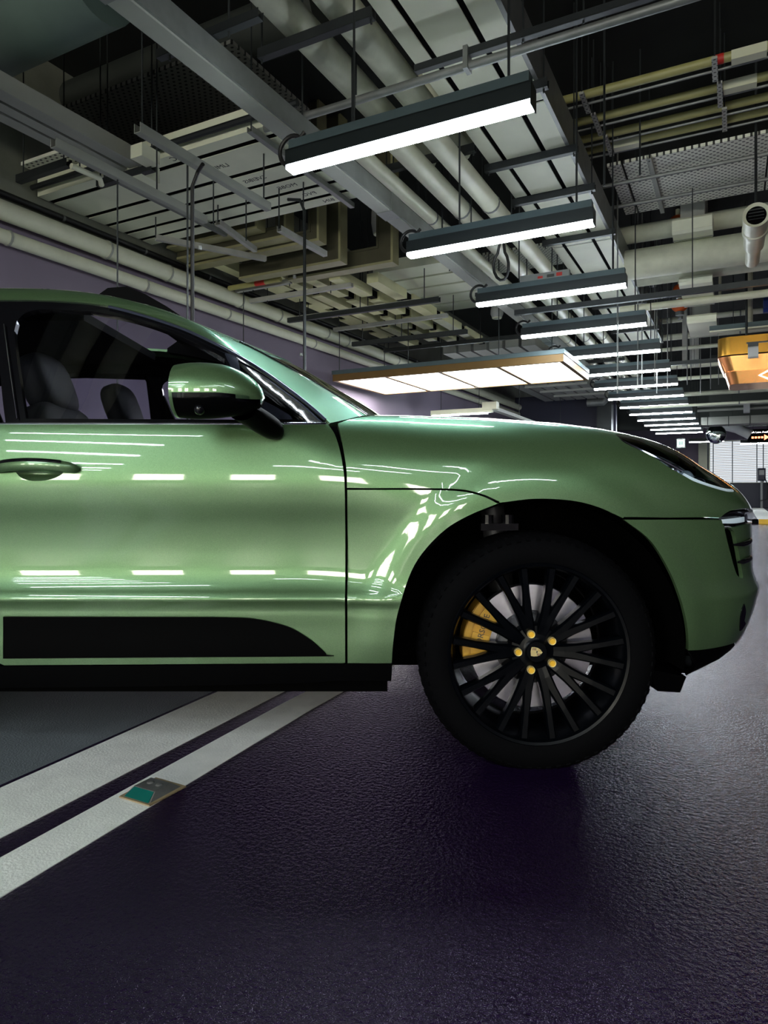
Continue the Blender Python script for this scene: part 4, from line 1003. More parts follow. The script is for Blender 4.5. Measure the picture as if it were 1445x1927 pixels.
# ---- tray along the lane near the wall, with its end box
t = thing('cable_tray', 'pale three-ribbed tray with a junction box at its end above the roof', 'cable tray', (-4.32, 3, 3.4))
E_ = at_u(245, 325, -4.3)
for k in range(3): part(t, 'tray_rib', MB().span((-4.50+k*.125, -3, 3.40), (-4.405+k*.125, E_[1], 3.44)), 'duct_grey')
part(t, 'tray_side', MB().span((-4.13, -3, 3.38), (-4.10, E_[1], 3.50)), 'duct_grey'); part(t, 'tray_back', MB().span((-4.5, -3, 3.445), (-4.12, E_[1]-.1, 3.46)), 'black_matte')
part(t, 'junction_box', MB().span((-4.30, E_[1]-.05, 3.33), (-4.12, E_[1]+.14, 3.45)), 'duct_white')
part(t, 'junction_box', MB().span((-4.05, E_[1]-.22, 3.36), (-3.93, E_[1]-.04, 3.46)), 'duct_white')
for v in (2.4, 3.8):
    part(t, 'crossbar', MB().channel((-4.62, v, 3.36), (-4.0, v, 3.36), .05, .05), 'steel_dark'); rods(t, [(-4.6, v), (-4.02, v)], 3.33)
rail('strut_rail', 'dark strut bar between tray and wall above the car roof', at_z(35, 338, 3.45), at_z(130, 306, 3.45), .05, .06, 'steel_dark', (.1, .9))
tt = pipe('stub_pipe', 'short white capped pipe under the tray end', [at_z(134, 312, 3.3), at_z(188, 336, 3.3), at_z(191, 348, 3.28)], .022, 'pipe_white', n=10); rods(tt, [(*at_z(150, 319, 3.3)[:2], 3.402)], 3.3)
# fat dark duct crossing overhead, and one along the upper left
a = at_z(-60, 85, 4.0); b = at_z(140, -14, 4.0)
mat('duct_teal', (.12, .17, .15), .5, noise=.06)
pipe('round_duct', 'large grey green round duct at the edge of the ceiling', [(UL+.02, (a[1]+b[1])/2, 4.0), (b[0]+.25, (a[1]+b[1])/2, 4.0)], .26, 'duct_teal', 'duct', n=24)
a = at_z(200, 175, 4.5)
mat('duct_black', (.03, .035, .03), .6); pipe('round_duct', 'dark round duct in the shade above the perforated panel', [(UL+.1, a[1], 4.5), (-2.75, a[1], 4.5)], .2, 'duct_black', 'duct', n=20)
# perforated acoustic panels
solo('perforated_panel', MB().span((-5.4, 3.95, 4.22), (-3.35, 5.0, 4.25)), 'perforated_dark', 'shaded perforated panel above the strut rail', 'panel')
solo('perforated_panel', MB().span((-5.55, 3.75, 3.70), (-4.75, 4.52, 3.73)), 'perforated_light', 'small pale perforated panel between tray and wall', 'panel')
t = thing('perforated_panel', 'large pale perforated panel on rails beyond the yellow conduits', 'panel', (0, 7.7, 4.1))
for u0, u1 in ((-1.12, -.992), (-.968, .30), (.32, 1.60), (1.62, 2.60)): part(t, 'sheet', MB().span((u0, 7.02, 4.10), (u1, 8.36, 4.13)), 'perforated_light')
for v in (7.35, 7.95): part(t, 'rail', MB().tube([(-1.4, v, 4.05), (3, v, 4.05)], .022, 8), 'steel_grey', True)
for u in (-.72, .55, 1.8): part(t, 'cross_rail', MB().channel((u, 6.95, 4.08), (u, 8.40, 4.08), .04, .04), 'duct_grey')
rods(t, [(-.72, 7.0), (.55, 7.0), (.55, 8.375)], 4.05)
solo('perforated_panel', MB().span((-3.5, 8.88, 4.1), (-1.88, 9.75, 4.13)), 'perforated_light', 'perforated panel above the pale pipe bundle', 'panel')

# ---- yellow conduits with red tape crossing above the far lamps
for k, (py, lb, tape, lab) in enumerate(((131, 'top yellow conduit with red tape and cream label', (1345, 1362), (1376, 1443)), (183, 'second yellow conduit with red tape', (1390, 1420), (1361, 1424)), (220, 'third yellow conduit of the bundle', None, None), (245, 'lowest yellow conduit with a cream label', None, (1155, 1205)))):
    zz = 4.2; v = at_z(1280, py, zz)[1]
    t = pipe('conduit', lb, [(-1.5, v, zz), (3.4, v, zz)], .036, 'conduit_yellow', 'conduit', 'yellow conduits above the lane')
    if tape:
        a, b = at_v(tape[0], py, v)[0], at_v(tape[1], py, v)[0]; part(t, 'tape', MB().tube([(a, v, zz), (b, v, zz)], .0385, 14), 'tape_red', True, label='red tape band')
    if lab:
        a, b = at_v(lab[0], py, v)[0], at_v(lab[1], py, v)[0]; part(t, 'label_sleeve', MB().span((a, v-.045, zz-.052), (b, v+.045, zz+.02)), 'label_cream', label='cream label sleeve')
    pipe('conduit', 'dark thin conduit beside the %s yellow one' % ('top', 'second', 'third', 'lowest')[k], [(-1.5, v+.09, zz-.03), (3.4, v+.09, zz-.03)], .012, 'steel_grey', 'conduit', 'dark conduits beside the yellow ones', n=8)
va, vb = at_z(1280, 131, 4.2)[1], at_z(1280, 245, 4.2)[1]
for px_ in (1104, 1348):
    u = at_z(px_, 200, 4.15)[0]
    for j, (q0, q1) in enumerate(((-.15, .18), (.22, .62), (.66, 1.075))):
        t = thing('slotted_strut', 'slotted pale strut holding the yellow conduits, %s of its line' % ('first', 'middle', 'last')[j], 'strut', (u+.03*j, va, 4.14), 'slotted struts under the yellow conduits')
        part(t, 'strut_bar', MB().span((u+.03*j-.02, va+(vb-va)*q0, 4.13), (u+.03*j+.02, va+(vb-va)*q1, 4.15)), 'perforated_strut')
        rods(t, [(u+.03*j, va+(vb-va)*q0+.02), (u+.03*j, va+(vb-va)*q1-.02)], 4.13)
# suspended sprinkler line above the first lamp
t = pipe('sprinkler_line', 'grey pipe slung under a strut above the first lamp', [(-3.0, 3.9, 3.46), (2.2, 3.9, 3.46)], .026, 'steel_grey', bands=())
part(t, 'strut', MB().channel((-1.8, 3.9, 3.54), (2.2, 3.9, 3.54), .042, .042), 'steel_dark')
for u in (-1.45, .2): part(t, 'clip', MB().span((u-.015, 3.86, 3.43), (u+.015, 3.94, 3.57)), 'steel_grey')
rods(t, [(-2.24, 3.9), (-1.10, 3.9), (-.75, 3.9), (.6, 3.9)], 3.5)
# dark rails crossing further down the lane
for v, z, u0, u1, lb, dr in ((7.8, 2.95, -2.3, 3.2, 'dark rail crossing the lane between third and fourth lamps', ((-1.86, 7.8, 3.59), (-.375, 7.8, 4.04), (1.11, 7.8, 4.04), (2.4, 7.8, 4.04))),
        (12.15, 2.95, -3, 3, 'dark rail crossing the lane above the sign box', ((-2.64, 12.15), (-.9, 12.15), (.72, 12.15), (2.58, 12.15))),
        (10.0, 3.18, -5.2, -1.9, 'dark strut above the luminous canopy', ((-5.115, 10), (-4.19, 10), (-3.5, 10), (-2.10, 10))),
        (8.6, 3.0, -5.0, -3.2, 'dark slotted strut beyond the bus ducts', ((-4.83, 8.6), (-4.19, 8.6), (-3.4, 8.6, 3.522))),
        (7.4, 3.12, -5.3, -3.1, 'dark slotted strut under the cream bus ducts', ((-5.115, 7.4), (-4.19, 7.4), (-3.3, 7.4, 3.522)))):
    rail('cross_rail', lb, (u0, v, z), (u1, v, z), .05, .06, 'steel_dark', dr, group='dark rails across the lane')

# ---- olive bus duct elbows
for k, (cu, cv, cz, top, lb) in enumerate(((-4.27, 5.42, 3.50, ZC, 'small olive bus duct elbow nearest the wall'), (-4.02, 5.57, 3.42, ZC, 'second small olive bus duct elbow'), (-3.72, 5.72, 3.38, ZC, 'third small olive bus duct elbow'), (-3.66, 6.04, 3.26, ZC, 'tall olive bus duct elbow behind the conduit'), (-3.20, 6.35, 3.27, ZC, 'tall olive bus duct elbow beside the white speaker'))):
    w_ = .10 if k < 3 else .17; d_ = .12
    t = thing('bus_duct', lb, 'bus duct', (cu, cv, cz), 'olive bus duct elbows')
    def elb(w0, dv, e): return [(cu, cz), (cu, top), (cu-w0, top), (cu-w0, cz+w0), (-5.5 if k < 3 else cu-1.35, cz+w0), (-5.5 if k < 3 else cu-1.35, cz)]
    part(t, 'elbow', MB().prism(elb(w_, 0, 0), cv, cv+d_, 'xz'), 'bus_olive')
    m_ = MB(); m_.prism([(cu+.008, cz-.008), (cu+.008, top), (cu-.018, top), (cu-.018, cz+.018), (-5.5 if k < 3 else cu-1.35, cz+.018), (-5.5 if k < 3 else cu-1.35, cz-.008)], cv-.012, cv+d_+.012, 'xz'); part(t, 'flange', m_, 'bus_flange')
    q = w_+.01; m_ = MB(); m_.prism([(cu-q+.012, cz+q-.012), (cu-q+.012, top), (cu-q-.012, top), (cu-q-.012, cz+q+.012), (cu-1.3, cz+q+.012), (cu-1.3, cz+q-.012)], cv-.012, cv+d_+.012, 'xz'); part(t, 'inner_flange', m_, 'bus_olive')
# cream bus ducts running down the lane by the wall
for k, (u, z, v0, v1) in enumerate(((-5.25, 3.42, 5.9, 10.8), (-4.98, 3.36, 6.05, 10.85), (-4.68, 3.30, 6.19, 10.85), (-4.36, 3.28, 6.36, 10.85), (-4.02, 3.24, 6.51, 10.85), (-3.66, 3.22, 6.6, 10.8))):
    t = thing('bus_duct', 'cream bus duct with dark joints, %s from the purple wall' % ('first', 'second', 'third', 'fourth', 'fifth', 'sixth')[k], 'bus duct', (u, v0, z), 'cream bus ducts by the wall')
    L_ = .95; n_ = int((v1-v0)/L_)
    for j in range(n_):
        a = v0+j*L_+(.15 if k % 2 else 0); part(t, 'bus_section', MB().span((u-.075, a, z), (u+.075, a+L_*.80, z+.11)), 'bus_cream'); part(t, 'bus_joint', MB().span((u-.045, a+L_*.80, z+.02), (u+.045, a+L_, z+.10)), 'black_trim')
for k, (v, u0, u1, z, ru) in enumerate(((6.42, -5.37, -4.56, 3.276, (-5.115, -4.58)), (6.7, -5.38, -3.9, 3.216, (-5.115, -4.19)), (7.6, -5.3, -3.5, 3.196, (-5.115, -4.19)), (8.4, -5.2, -3.4, 3.196, (-5.115, -4.19)))):
    t = thing('slotted_strut', 'slotted strut on rods under the cream bus ducts', 'strut', ((u0+u1)/2, v, z), 'slotted struts under the cream bus ducts')
    part(t, 'strut_bar', MB().channel((u0, v, z), (u1, v, z), .045, .05), 'perforated_vert'); rods(t, [(u, v) for u in ru], z-.06)
for k, (p0, p1, z) in enumerate((((293, 447), (500, 487), 3.30), ((410, 418), (480, 470), 3.34), ((525, 430), (612, 478), 3.15))):
    a, b = at_z(*p0, z), at_z(*p1, z)
    t = thing('slotted_strut', ('slotted strut slanting from the wall under the bus ducts', 'pale slotted strut under the small elbows', 'pale slotted strut under the tall elbows')[k], 'strut', a); part(t, 'strut_bar', MB().channel(a, b, .045, .05), 'perforated_vert'); rods(t, [(a[0], a[1], 3.502)], z)
t = thing('tape_marked_conduit', 'short conduit with red tape under the bus ducts', 'conduit', (-5.0, 6.3, 3.24))
part(t, 'run', MB().tube([(-5.38, 6.3, 3.272), (-4.62, 6.3, 3.272)], .03, 10), 'conduit_yellow', True); part(t, 'tape', MB().tube([(-4.98, 6.3, 3.272), (-4.84, 6.3, 3.272)], .0315, 10), 'tape_red', True, label='red tape band')

# ---- round white speakers, detectors
def speaker(px_, py0, py1, v, label, r=.085, ztop=ZC):
    a = at_v(px_, py0, v); b = at_v(px_, py1, v); h = a[2]-b[2]
    t = thing('speaker', label, 'speaker', b, 'white ceiling speakers')
    part(t, 'drum', MB().lathe([(.0, h), (r*.9, h), (r, h*.7), (r*1.02, h*.35), (r*.85, .02), (r*.8, .0)], 24, 'z', b), 'white_drum', True)
    part(t, 'face', MB().lathe([(0, -.012), (r*.72, -.012), (r*.78, 0)], 24, 'z', b), 'pipe_white', True)
    part(t, 'bracket', MB().tube([(b[0], b[1], b[2]+h), (b[0], b[1], ztop)], .012, 8), 'steel_dark')
mat('white_drum', (.45, .46, .46), .6, noise=.05)
speaker(714, 385, 440, 6.62, 'white drum speaker hanging beside the square duct and tall elbow', .09)
speaker(935, 578, 598, 9.3, 'small white drum speaker under the third lamp', .09, 3.522)
speaker(1045, 648, 672, 11.3, 'white speaker beside the end of the canopy', .075)
a = at_v(741, 578, 9.0); t = thing('smoke_detector', 'round white smoke detector on a thin stem', 'detector', a)
part(t, 'disc', MB().lathe([(0, -.02), (.06, -.02), (.085, 0), (.085, .02), (0, .03)], 24, 'z', a), 'pipe_white', True); part(t, 'stem', MB().tube([(a[0], a[1], a[2]+.02), (a[0], a[1], ZC)], .007, 6), 'steel_dark')
# black cable slung in a loop between pipes and fourth lamp
a = at_v(945, 500, 6.2); P = [(a[0]+.10*math.sin(s*2*PI)*(.5+.5*s), 6.2, a[2]+.28*math.cos(s*2*PI)*.5+(.2 if s in (0, 1) else 0)) for s in np.linspace(0, 1, 14)]
solo('cable_loop', MB().tube(P, .014, 8), 'cable_black', 'black cable hanging in a loop above the third lamp', 'cable', smooth=True)

# ---- luminous canopy
cu0, cu1, cv0, cv1, cz = -5.42, -1.93, 8.72, 10.42, 2.5
t = thing('light_canopy', 'flat canopy with four luminous white panels beyond the windscreen', 'light canopy', ((cu0+cu1)/2, (cv0+cv1)/2, cz))
fw = .06; pw = (cu1-cu0-5*fw)/4
part(t, 'fascia', MB().span((cu0, cv0, cz), (cu1, cv0+fw, cz+.10)), 'brass_dark'); part(t, 'fascia', MB().span((cu0, cv1-fw, cz), (cu1, cv1, cz+.10)), 'brass_dark')
part(t, 'top_sheet', MB().span((cu0-.01, cv0-.01, cz+.10), (cu1+.01, cv1+.01, cz+.16)), 'channel_grey')
for k in range(5): u = cu0+k*(pw+fw); part(t, 'divider', MB().span((u, cv0+fw, cz), (u+fw, cv1-fw, cz+.10)), 'brass_dark')
for k in range(4): u = cu0+fw+k*(pw+fw); part(t, 'light_panel', MB().span((u, cv0+fw, cz+.012), (u+pw, cv1-fw, cz+.03)), 'canopy_light')
rods(t, [(-5.36, cv0+.1), (-4.19, cv0+.1), (-2.824, cv0+.1), (-2.10, cv0+.1), (-5.36, cv1-.1), (-2.10, cv1-.1)], cz+.16)
# lamp beyond the canopy, low over the bonnet
lz = 2.28; a = at_z(812, 783, lz); b = at_z(912, 772, lz)
t = thing('linear_lamp', 'low linear lamp with white bracket beyond the canopy', 'lamp', (a[0], a[1], lz))
part(t, 'housing', MB().span((a[0], a[1]-.05, lz+.01), (b[0], a[1]+.05, lz+.10)), 'duct_white'); part(t, 'diffuser', MB().span((a[0]+.03, a[1]-.04, lz-.01), (b[0]-.1, a[1]+.04, lz+.012)), 'led')
part(t, 'bracket', MB().span((b[0]-.18, a[1]-.08, lz+.06), (b[0]+.1, a[1]+.08, lz+.2)), 'pipe_white'); rods(t, [(a[0]+.2, a[1]), (-4.245, a[1])], lz+.1)
rail('cable_tray', 'pale tray leading away behind the low lamp', (b[0]-.05, a[1]+.075, lz+.10), (b[0]+.05, 18.0, lz+.02), .12, .06, 'duct_grey', (.3, .9), 'cable tray', ztop=3.222)
emis('neon', (1, .98, 1), 5.0); mat('brass', (.70, .36, .06), .25, metal=1, noise=.1, nscale=6)
# ================================================================== right-hand pipework, sign box and the far end
pipe('insulated_pipe', 'large pale wrapped main crossing beyond the perforated panel', [(-1.171, 8.75, 3.62), (4.5, 8.75, 3.62)], .18, 'pipe_wrap', group='wrapped mains across the lane', n=20)
pipe('insulated_pipe', 'smaller wrapped main above the large one', [(-1.7, 8.85, 4.03), (4.5, 8.85, 4.03)], .11, 'pipe_wrap', group='wrapped mains across the lane', n=18)
pipe('insulated_pipe', 'wrapped main behind the large one, lower', [(-1.12, 9.45, 3.66), (4.5, 9.45, 3.66)], .12, 'pipe_wrap', group='wrapped mains across the lane', n=18)
pipe('white_pipe', 'thin white pipe crossing under the wrapped mains', [(-1.4, 9.9, 3.371), (4.5, 9.9, 3.371)], .05, 'pipe_white', bands=(.4,))
for k, (u0, u1, v0, v1, z0, z1) in enumerate(((-.62, -.20, 8.41, 8.73, 3.797, 3.98), (-.60, -.22, 9.2, 10.4, 3.42, 3.52), (-.58, -.2, 10.5, 11.6, 3.22, 3.34))):
    t = thing('duct_wrap', ('boxy cream duct collar over the large main', 'flat cream duct face hanging below the large main', 'lowest flat cream duct face with small print')[k], 'duct', (u0, v0, z0))
    part(t, 'duct_shell', MB().box(((u0+u1)/2, (v0+v1)/2, (z0+z1)/2), (u1-u0, v1-v0, z1-z0), .03), 'duct_white'); part(t, 'seam', MB().span((u0-.005, v1-.1, z0-.006), (u1+.005, v1-.07, z1+.006)), 'duct_grey')
    part(t, 'drop_neck', MB().span((u0+.08, (9.62 if k == 1 else v0+.12), z1-.01), (u1-.08, v1-.12, ZC)), 'duct_grey')
# capped vent pipe with grille facing the viewer
g = at_z(1423, 404, 3.3); VS = 2.445/2.645; t = thing('vent_pipe', 'cream vent pipe with round dark grille at its near end', 'vent pipe', g)
def vlathe(prof, n=28): 
    return MB().lathe([(a*VS, b*VS) for a, b in prof], n, 'y', g)
part(t, 'collar', vlathe([(.088, .02), (.118, 0), (.118, .05), (.112, .34)]), 'pipe_white', True); part(t, 'grille', vlathe([(0, .03), (.09, .03), (.092, .02)]), 'black_trim', True)
for k in range(5): part(t, 'grille_bar', MB().span((g[0]-.062, g[1]+.020, g[2]-.054+.027*k-.003), (g[0]+.062, g[1]+.028, g[2]-.06+.03*k+.003)), 'steel_dark')
part(t, 'middle_section', vlathe([(.100, .34), (.120, .36), (.120, .44), (.102, .46), (.100, .9)]), 'pipe_white', True); part(t, 'tail_section', vlathe([(.100, .9), (.074, .92), (.074, 1.5), (0, 1.5)]), 'pipe_white', True)
part(t, 'strap', MB().tube([(g[0], 6.955, g[2]+.1), (g[0], 6.955, ZC)], .012, 8), 'steel_dark')
# valve station
VV = 12.0
def at(px_, py): return at_v(px_, py, VV)
VV0 = VV
for k, (px_, py, r, m, lb) in enumerate(((1275, 418, .12, 'valve_orange', 'uppermost orange alarm valve dome'), (1279, 575, .13, 'valve_orange', 'large orange alarm valve dome lowest on its riser'), (1279, 545, .11, 'valve_orange', 'orange alarm valve dome above the lowest one'), (1278, 512, .10, 'valve_red', 'dark orange valve dome in the middle of the riser'), (1228, 524, .11, 'valve_red', 'deep red valve dome beside the riser'))):
    VV = 10.3 if k == 0 else VV0
    a = at_v(px_, py, VV); t = thing('alarm_valve', lb, 'valve', (a[0], VV, a[2]-r), 'orange and red valve domes')
    part(t, 'dome', MB().sq((a[0], VV, a[2]), (r, r*.8, r*.85), nu=20, nv=12), m, True); part(t, 'flange', MB().tube([(a[0], VV, a[2]-r*.8), (a[0], VV, a[2]-r*1.25)], r*.5, 12), 'steel_grey', True)
    part(t, 'stem', MB().tube([(a[0], VV, a[2]+r*.7), (a[0], VV, ZC if k in (0, 4) else a[2]+r*1.15)], .03, 8), 'pipe_white')
VV = VV0
a = at(1443, 575); t = thing('gate_valve', 'blue gate valve beside the white riser', 'valve', a); part(t, 'body', MB().box((a[0]+.1, VV, a[2]), (.3, .2, .22), .05), 'valve_blue'); part(t, 'hand_wheel', MB().lathe([(.10, -.02), (.12, 0), (.10, .02)], 20, 'z', (a[0]+.1, VV, a[2]+.2)), 'valve_blue', True); part(t, 'stem', MB().tube([(a[0]+.1, VV, a[2]+.1), (a[0]+.1, VV, ZC)], .02, 8), 'steel_grey')
a = at(1410, 500); pipe('riser_pipe', 'white vertical riser beside the valves', [(a[0], VV, at(1410, 608)[2]), (a[0], VV, ZC)], .05, 'pipe_white', bands=(.3, .6))
a = at(1279, 575); pipe('riser_pipe', 'grey riser behind the orange valves', [(a[0], VV+.115, at(1262, 600)[2]), (a[0], VV+.115, ZC)], .04, 'steel_grey')
a, b = at(1230, 548), at(1440, 535); pipe('branch_pipe', 'thin white branch bending beside the red valve', [(at(1355, 500)[0], VV-.2, ZC), (at(1355, 500)[0], VV-.2, at(1355, 570)[2]), (b[0], VV-.2, at(1355, 566)[2])], .025, 'pipe_white', n=8)
for k, (py, v, r) in enumerate(((505, 12.6, .05), (600, 13.4, .05), (632, 14.0, .06), (655, 13.0, .035), (688, 14.9, .06), (712, 15.2, .04), (742, 16.5, .05), (763, 15.8, .03))):
    z = at_v(1290, py, v)[2]; pipe('cross_pipe', 'pale pipe crossing the dark bay behind the lamps, %s from the top' % ('first', 'second', 'third', 'fourth', 'fifth', 'sixth', 'seventh', 'eighth')[k], [(-1.83, v, z), (6, v, z)], r, 'pipe_white' if k % 3 else 'pipe_wrap', group='pale cross pipes behind the lamps', bands=(.25, .5), n=10)
for k, (px_, v) in enumerate(((1288, 13.2), (1302, 14.2), (1311, 14.8))):
    u = at_v(px_, 600, v)[0]; t = thing('slotted_strut', 'vertical slotted strut behind the lamps, %s of three' % ('nearest', 'middle', 'farthest')[k], 'strut', (u, v, 2.6)); q = MB().span((u-.04, v-.005, at_v(px_, 690, v)[2]), (u+.04, v+.005, ZC))
    o = part(t, 'strut_bar', q, 'perforated_vert')
t = thing('rail_shelf', 'dark rail with pale edge above the sign box', 'rail', (0, 10.6, 3.1))
z = at_v(1400, 618, 10.6)[2]; a = at_v(1335, 625, 10.6)[0]; part(t, 'rail_bar', MB().span((a, 10.55, z), (4, 10.65, z+.07)), 'channel_grey'); part(t, 'pale_edge', MB().span((a, 10.54, z-.02), (4, 10.66, z)), 'pipe_white'); rods(t, [(a+.3, 10.6), (a+1.5, 10.6)], z)
# ---- copper sign box
sv = 10.05; L0 = at_v(1353, 660, sv); zt = at_v(1353, 640, sv)[2]+.03; zm = at_v(1353, 671, sv)[2]; zb = at_v(1375, 722, sv)[2]
t = thing('sign_box', 'rounded copper and brass sign box with white neon outline', 'sign', (L0[0]+1, sv+.3, zb))
def rrect(u0, u1, v0, v1, r, n=8):
    P = []
    for (cx_, cy_, a0) in ((u1-r, v1-r, 0), (u0+r, v1-r, PI/2), (u0+r, v0+r, PI), (u1-r, v0+r, 1.5*PI)):
        for k in range(n+1): a = a0+PI/2*k/n; P.append((cx_+r*math.cos(a), cy_+r*math.sin(a)))
    return P
def loft(rings):
    q = MB(); n = len(rings[0][0])
    for P, z in rings: q.v += [(a, b, z) for a, b in P]
    for i in range(len(rings)-1): q.f += [(i*n+k, i*n+(k+1) % n, (i+1)*n+(k+1) % n, (i+1)*n+k) for k in range(n)]
    q.f += [tuple(range(n-1, -1, -1)), tuple((len(rings)-1)*n+k for k in range(n))]; return q
u0, u1, v1 = L0[0]-.02, L0[0]+2.6, sv+.8
part(t, 'upper_band', loft([(rrect(u0, u1, sv, v1, .16), zm+.012), (rrect(u0, u1, sv, v1, .16), zt)]), 'brass', True, label='brushed brass upper band')
part(t, 'shadow_gap', loft([(rrect(u0+.03, u1-.03, sv+.03, v1-.03, .14), zm), (rrect(u0+.03, u1-.03, sv+.03, v1-.03, .14), zm+.012)]), 'black_trim')
zl = zm-(zm-zb)*.55
part(t, 'lower_band', loft([(rrect(u0+.14, u1-.14, sv+.05, v1-.05, .13), zb), (rrect(u0+.09, u1-.09, sv+.02, v1-.02, .14), zl), (rrect(u0+.07, u1-.07, sv+.06, v1-.06, .14), zl+.01), (rrect(u0, u1, sv+.03, v1, .16), zm)]), 'copper', True, label='polished copper lower band')
dv = sv+.005; c = at_v(1447, 705, dv); s = .11
part(t, 'neon_outline', MB().tube([(c[0]+.5, dv, c[2]+s*.8), (c[0]+.06, dv, c[2]+s*.8), (c[0]-s, dv, c[2]), (c[0]+.06, dv, c[2]-s*.8), (c[0]+.5, dv, c[2]-s*.8)], .011, 8), 'neon', True, label='white neon arrow outline')
for u in (u0+.35, u0+1.6): part(t, 'hanger_rod', MB().tube([(u, sv+.4, zt), (u, sv+.4, ZC)], .015, 8), 'steel_dark')
a = at_v(1417, 660, 9.25); t = thing('bay_sensor', 'small grey sensor unit hanging before the copper sign box', 'sensor', a)
part(t, 'body', MB().box((a[0], 9.25, a[2]-.02), (.11, .06, .14), .015), 'white_drum'); part(t, 'mount', MB().span((a[0]-.055, 9.21, a[2]+.05), (a[0]+.055, 9.29, a[2]+.1)), 'steel_dark'); part(t, 'arm', MB().span((a[0]-.07, 9.23, a[2]+.09), (a[0]+1.5, 9.27, a[2]+.105)), 'steel_dark'); part(t, 'stem', MB().tube([(a[0]+.4, 9.25, a[2]+.1), (a[0]+.4, 9.25, ZC)], .01, 6), 'steel_dark')
# ---- far end
v = 20.0; z0, z1 = at_v(1400, 797, v)[2], at_v(1400, 775, v)[2]
t = thing('far_duct', 'grey panelled flat duct hung across the far lane', 'duct', (2, v, z0)); part(t, 'casing', MB().span((-.75, v, z0), (8, v+.6, z1-.1)), 'duct_grey')
for k in range(14): part(t, 'panel_seam', MB().span((-.6+k*.5, v-.01, z0-.005), (-.58+k*.5, v+.6, z1-.095)), 'steel_dark')
rods(t, [(0, v+.3), (3, v+.3)], z1-.1)
for k in range(2): pipe('far_rail', ('upper', 'lower')[k]+' thin pale rail before the far flat duct', [(-.8, 19, at_v(1400, 760+9*k, 19)[2]), (7, 19, at_v(1400, 760+9*k, 19)[2])], .03, 'duct_grey', 'rail', n=8)
a = at_v(1405, 760, 18.8); solo('bay_sensor', MB().box((a[0], 18.93, a[2]-.08), (.14, .16, .26), .02), 'white_drum', 'pale sensor unit on the far thin rails', 'sensor')
# convex mirror, duct elbow, exit sign, led sign, charger
v = 22-.4; a = at_v(1347, 817, v); t = thing('convex_mirror', 'round convex traffic mirror near the far window', 'mirror', a)
part(t, 'mirror_face', MB().sq((a[0], v, a[2]), (.26, .08, .26), nu=28, nv=14), 'mirror_glass', True); part(t, 'mirror_back', MB().tube([(a[0], v+.02, a[2]), (a[0], v+.1, a[2])], .27, 28), 'steel_dark', True); part(t, 'arm', MB().tube([(a[0], v+.1, a[2]), (a[0]+.1, v+.35, a[2]+.5)], .025, 8), 'steel_dark')
v = 24; a, b = at_v(1362, 800, v), at_v(1412, 818, v); pipe('white_duct', 'short white duct slanting between mirror and arrow sign', [(a[0]-.2, v, ZC), (a[0]-.2, v, a[2]+.2), (a[0], v, a[2]), ((a[0]+b[0])/2, v, (a[2]+b[2])/2+.05), (b[0], v, b[2])], .16, 'white_drum', 'duct')
v = 26; a = at_v(1281, 834, v); t = thing('exit_sign', 'small lit pale exit sign below the lamp row', 'sign', a); emis('exit_lit', (.75, 1, .95), 1.6)
rods(t, [(a[0], v+.03)], a[2]+.1); part(t, 'case', MB().span((a[0]-.14, v, a[2]-.17), (a[0]+.14, v+.06, a[2]+.17)), 'steel_grey'); part(t, 'lit_face', MB().span((a[0]-.12, v-.01, a[2]-.13), (a[0]+.12, v, a[2]+.13)), 'exit_lit')
for s in (-1, 0, 1): part(t, 'figure_stroke', MB().span((a[0]+s*.05-.012, v-.014, a[2]-.06), (a[0]+s*.05+.012, v-.01, a[2]+.07)), 'exit_green')
v = 25; a = at_v(1430, 819, v); t = thing('arrow_sign', 'black display board with white text and red arrow', 'sign', a)
part(t, 'board', MB().span((a[0]-.36, v, a[2]-.2), (a[0]+.42, v+.1, a[2]+.2)), 'black_trim'); emis('led_white', (1, 1, 1), 3); emis('led_red', (1, .25, .1), 4)
text_part(t, 'display_text', 'BBA Lane Available', .085, 'led_white', Matrix.Translation((.03, -.006, .10)) @ Matrix.Rotation(PI/2, 4, 'X'), .002)
for k in range(4): part(t, 'arrow_dash', MB().span((a[0]-.24+k*.09, v-.01, a[2]-.10), (a[0]-.18+k*.09, v, a[2]-.04)), 'led_red')
part(t, 'arrow_head', MB().prism([(a[0]+.12, a[2]-.16), (a[0]+.26, a[2]-.07), (a[0]+.12, a[2]+.02)], v-.01, v, 'xz'), 'led_red')
rods(t, [(a[0]-.2, v+.05), (a[0]+.2, v+.05)], a[2]+.2)
for px0, px1, py, lb in ((1297, 1362, 833, 'far linear lamp crossing before the blinds window'), (1393, 1450, 836, 'far linear lamp under the arrow sign')):
    v = 30; a, b = at_v(px0, py, v), at_v(px1, py-4, v); t = thing('linear_lamp', lb, 'lamp', (a[0], v, a[2])); part(t, 'housing', MB().span((a[0], v-.06, a[2]+.03), (b[0], v+.06, a[2]+.16)), 'lamp_housing'); part(t, 'diffuser', MB().span((a[0], v-.05, a[2]), (b[0], v+.05, a[2]+.03)), 'led'); rods(t, [(a[0]+.1, v), (b[0]-.1, v)], a[2]+.16)
v = VF-1.2; a = at_v(1433, 893, v); t = thing('charger', 'dark wall charger on a post before the blinds window', 'charger', (a[0], v, 0))
part(t, 'case', MB().box((a[0], v, a[2]), (.32, .18, .58), .05), 'navy'); part(t, 'screen', MB().span((a[0]-.1, v-.1, a[2]-.02), (a[0]+.1, v-.09, a[2]+.2)), 'white_drum'); part(t, 'post', MB().tube([(a[0], v, 0), (a[0], v, a[2]-.2)], .05, 10), 'white_drum', True)
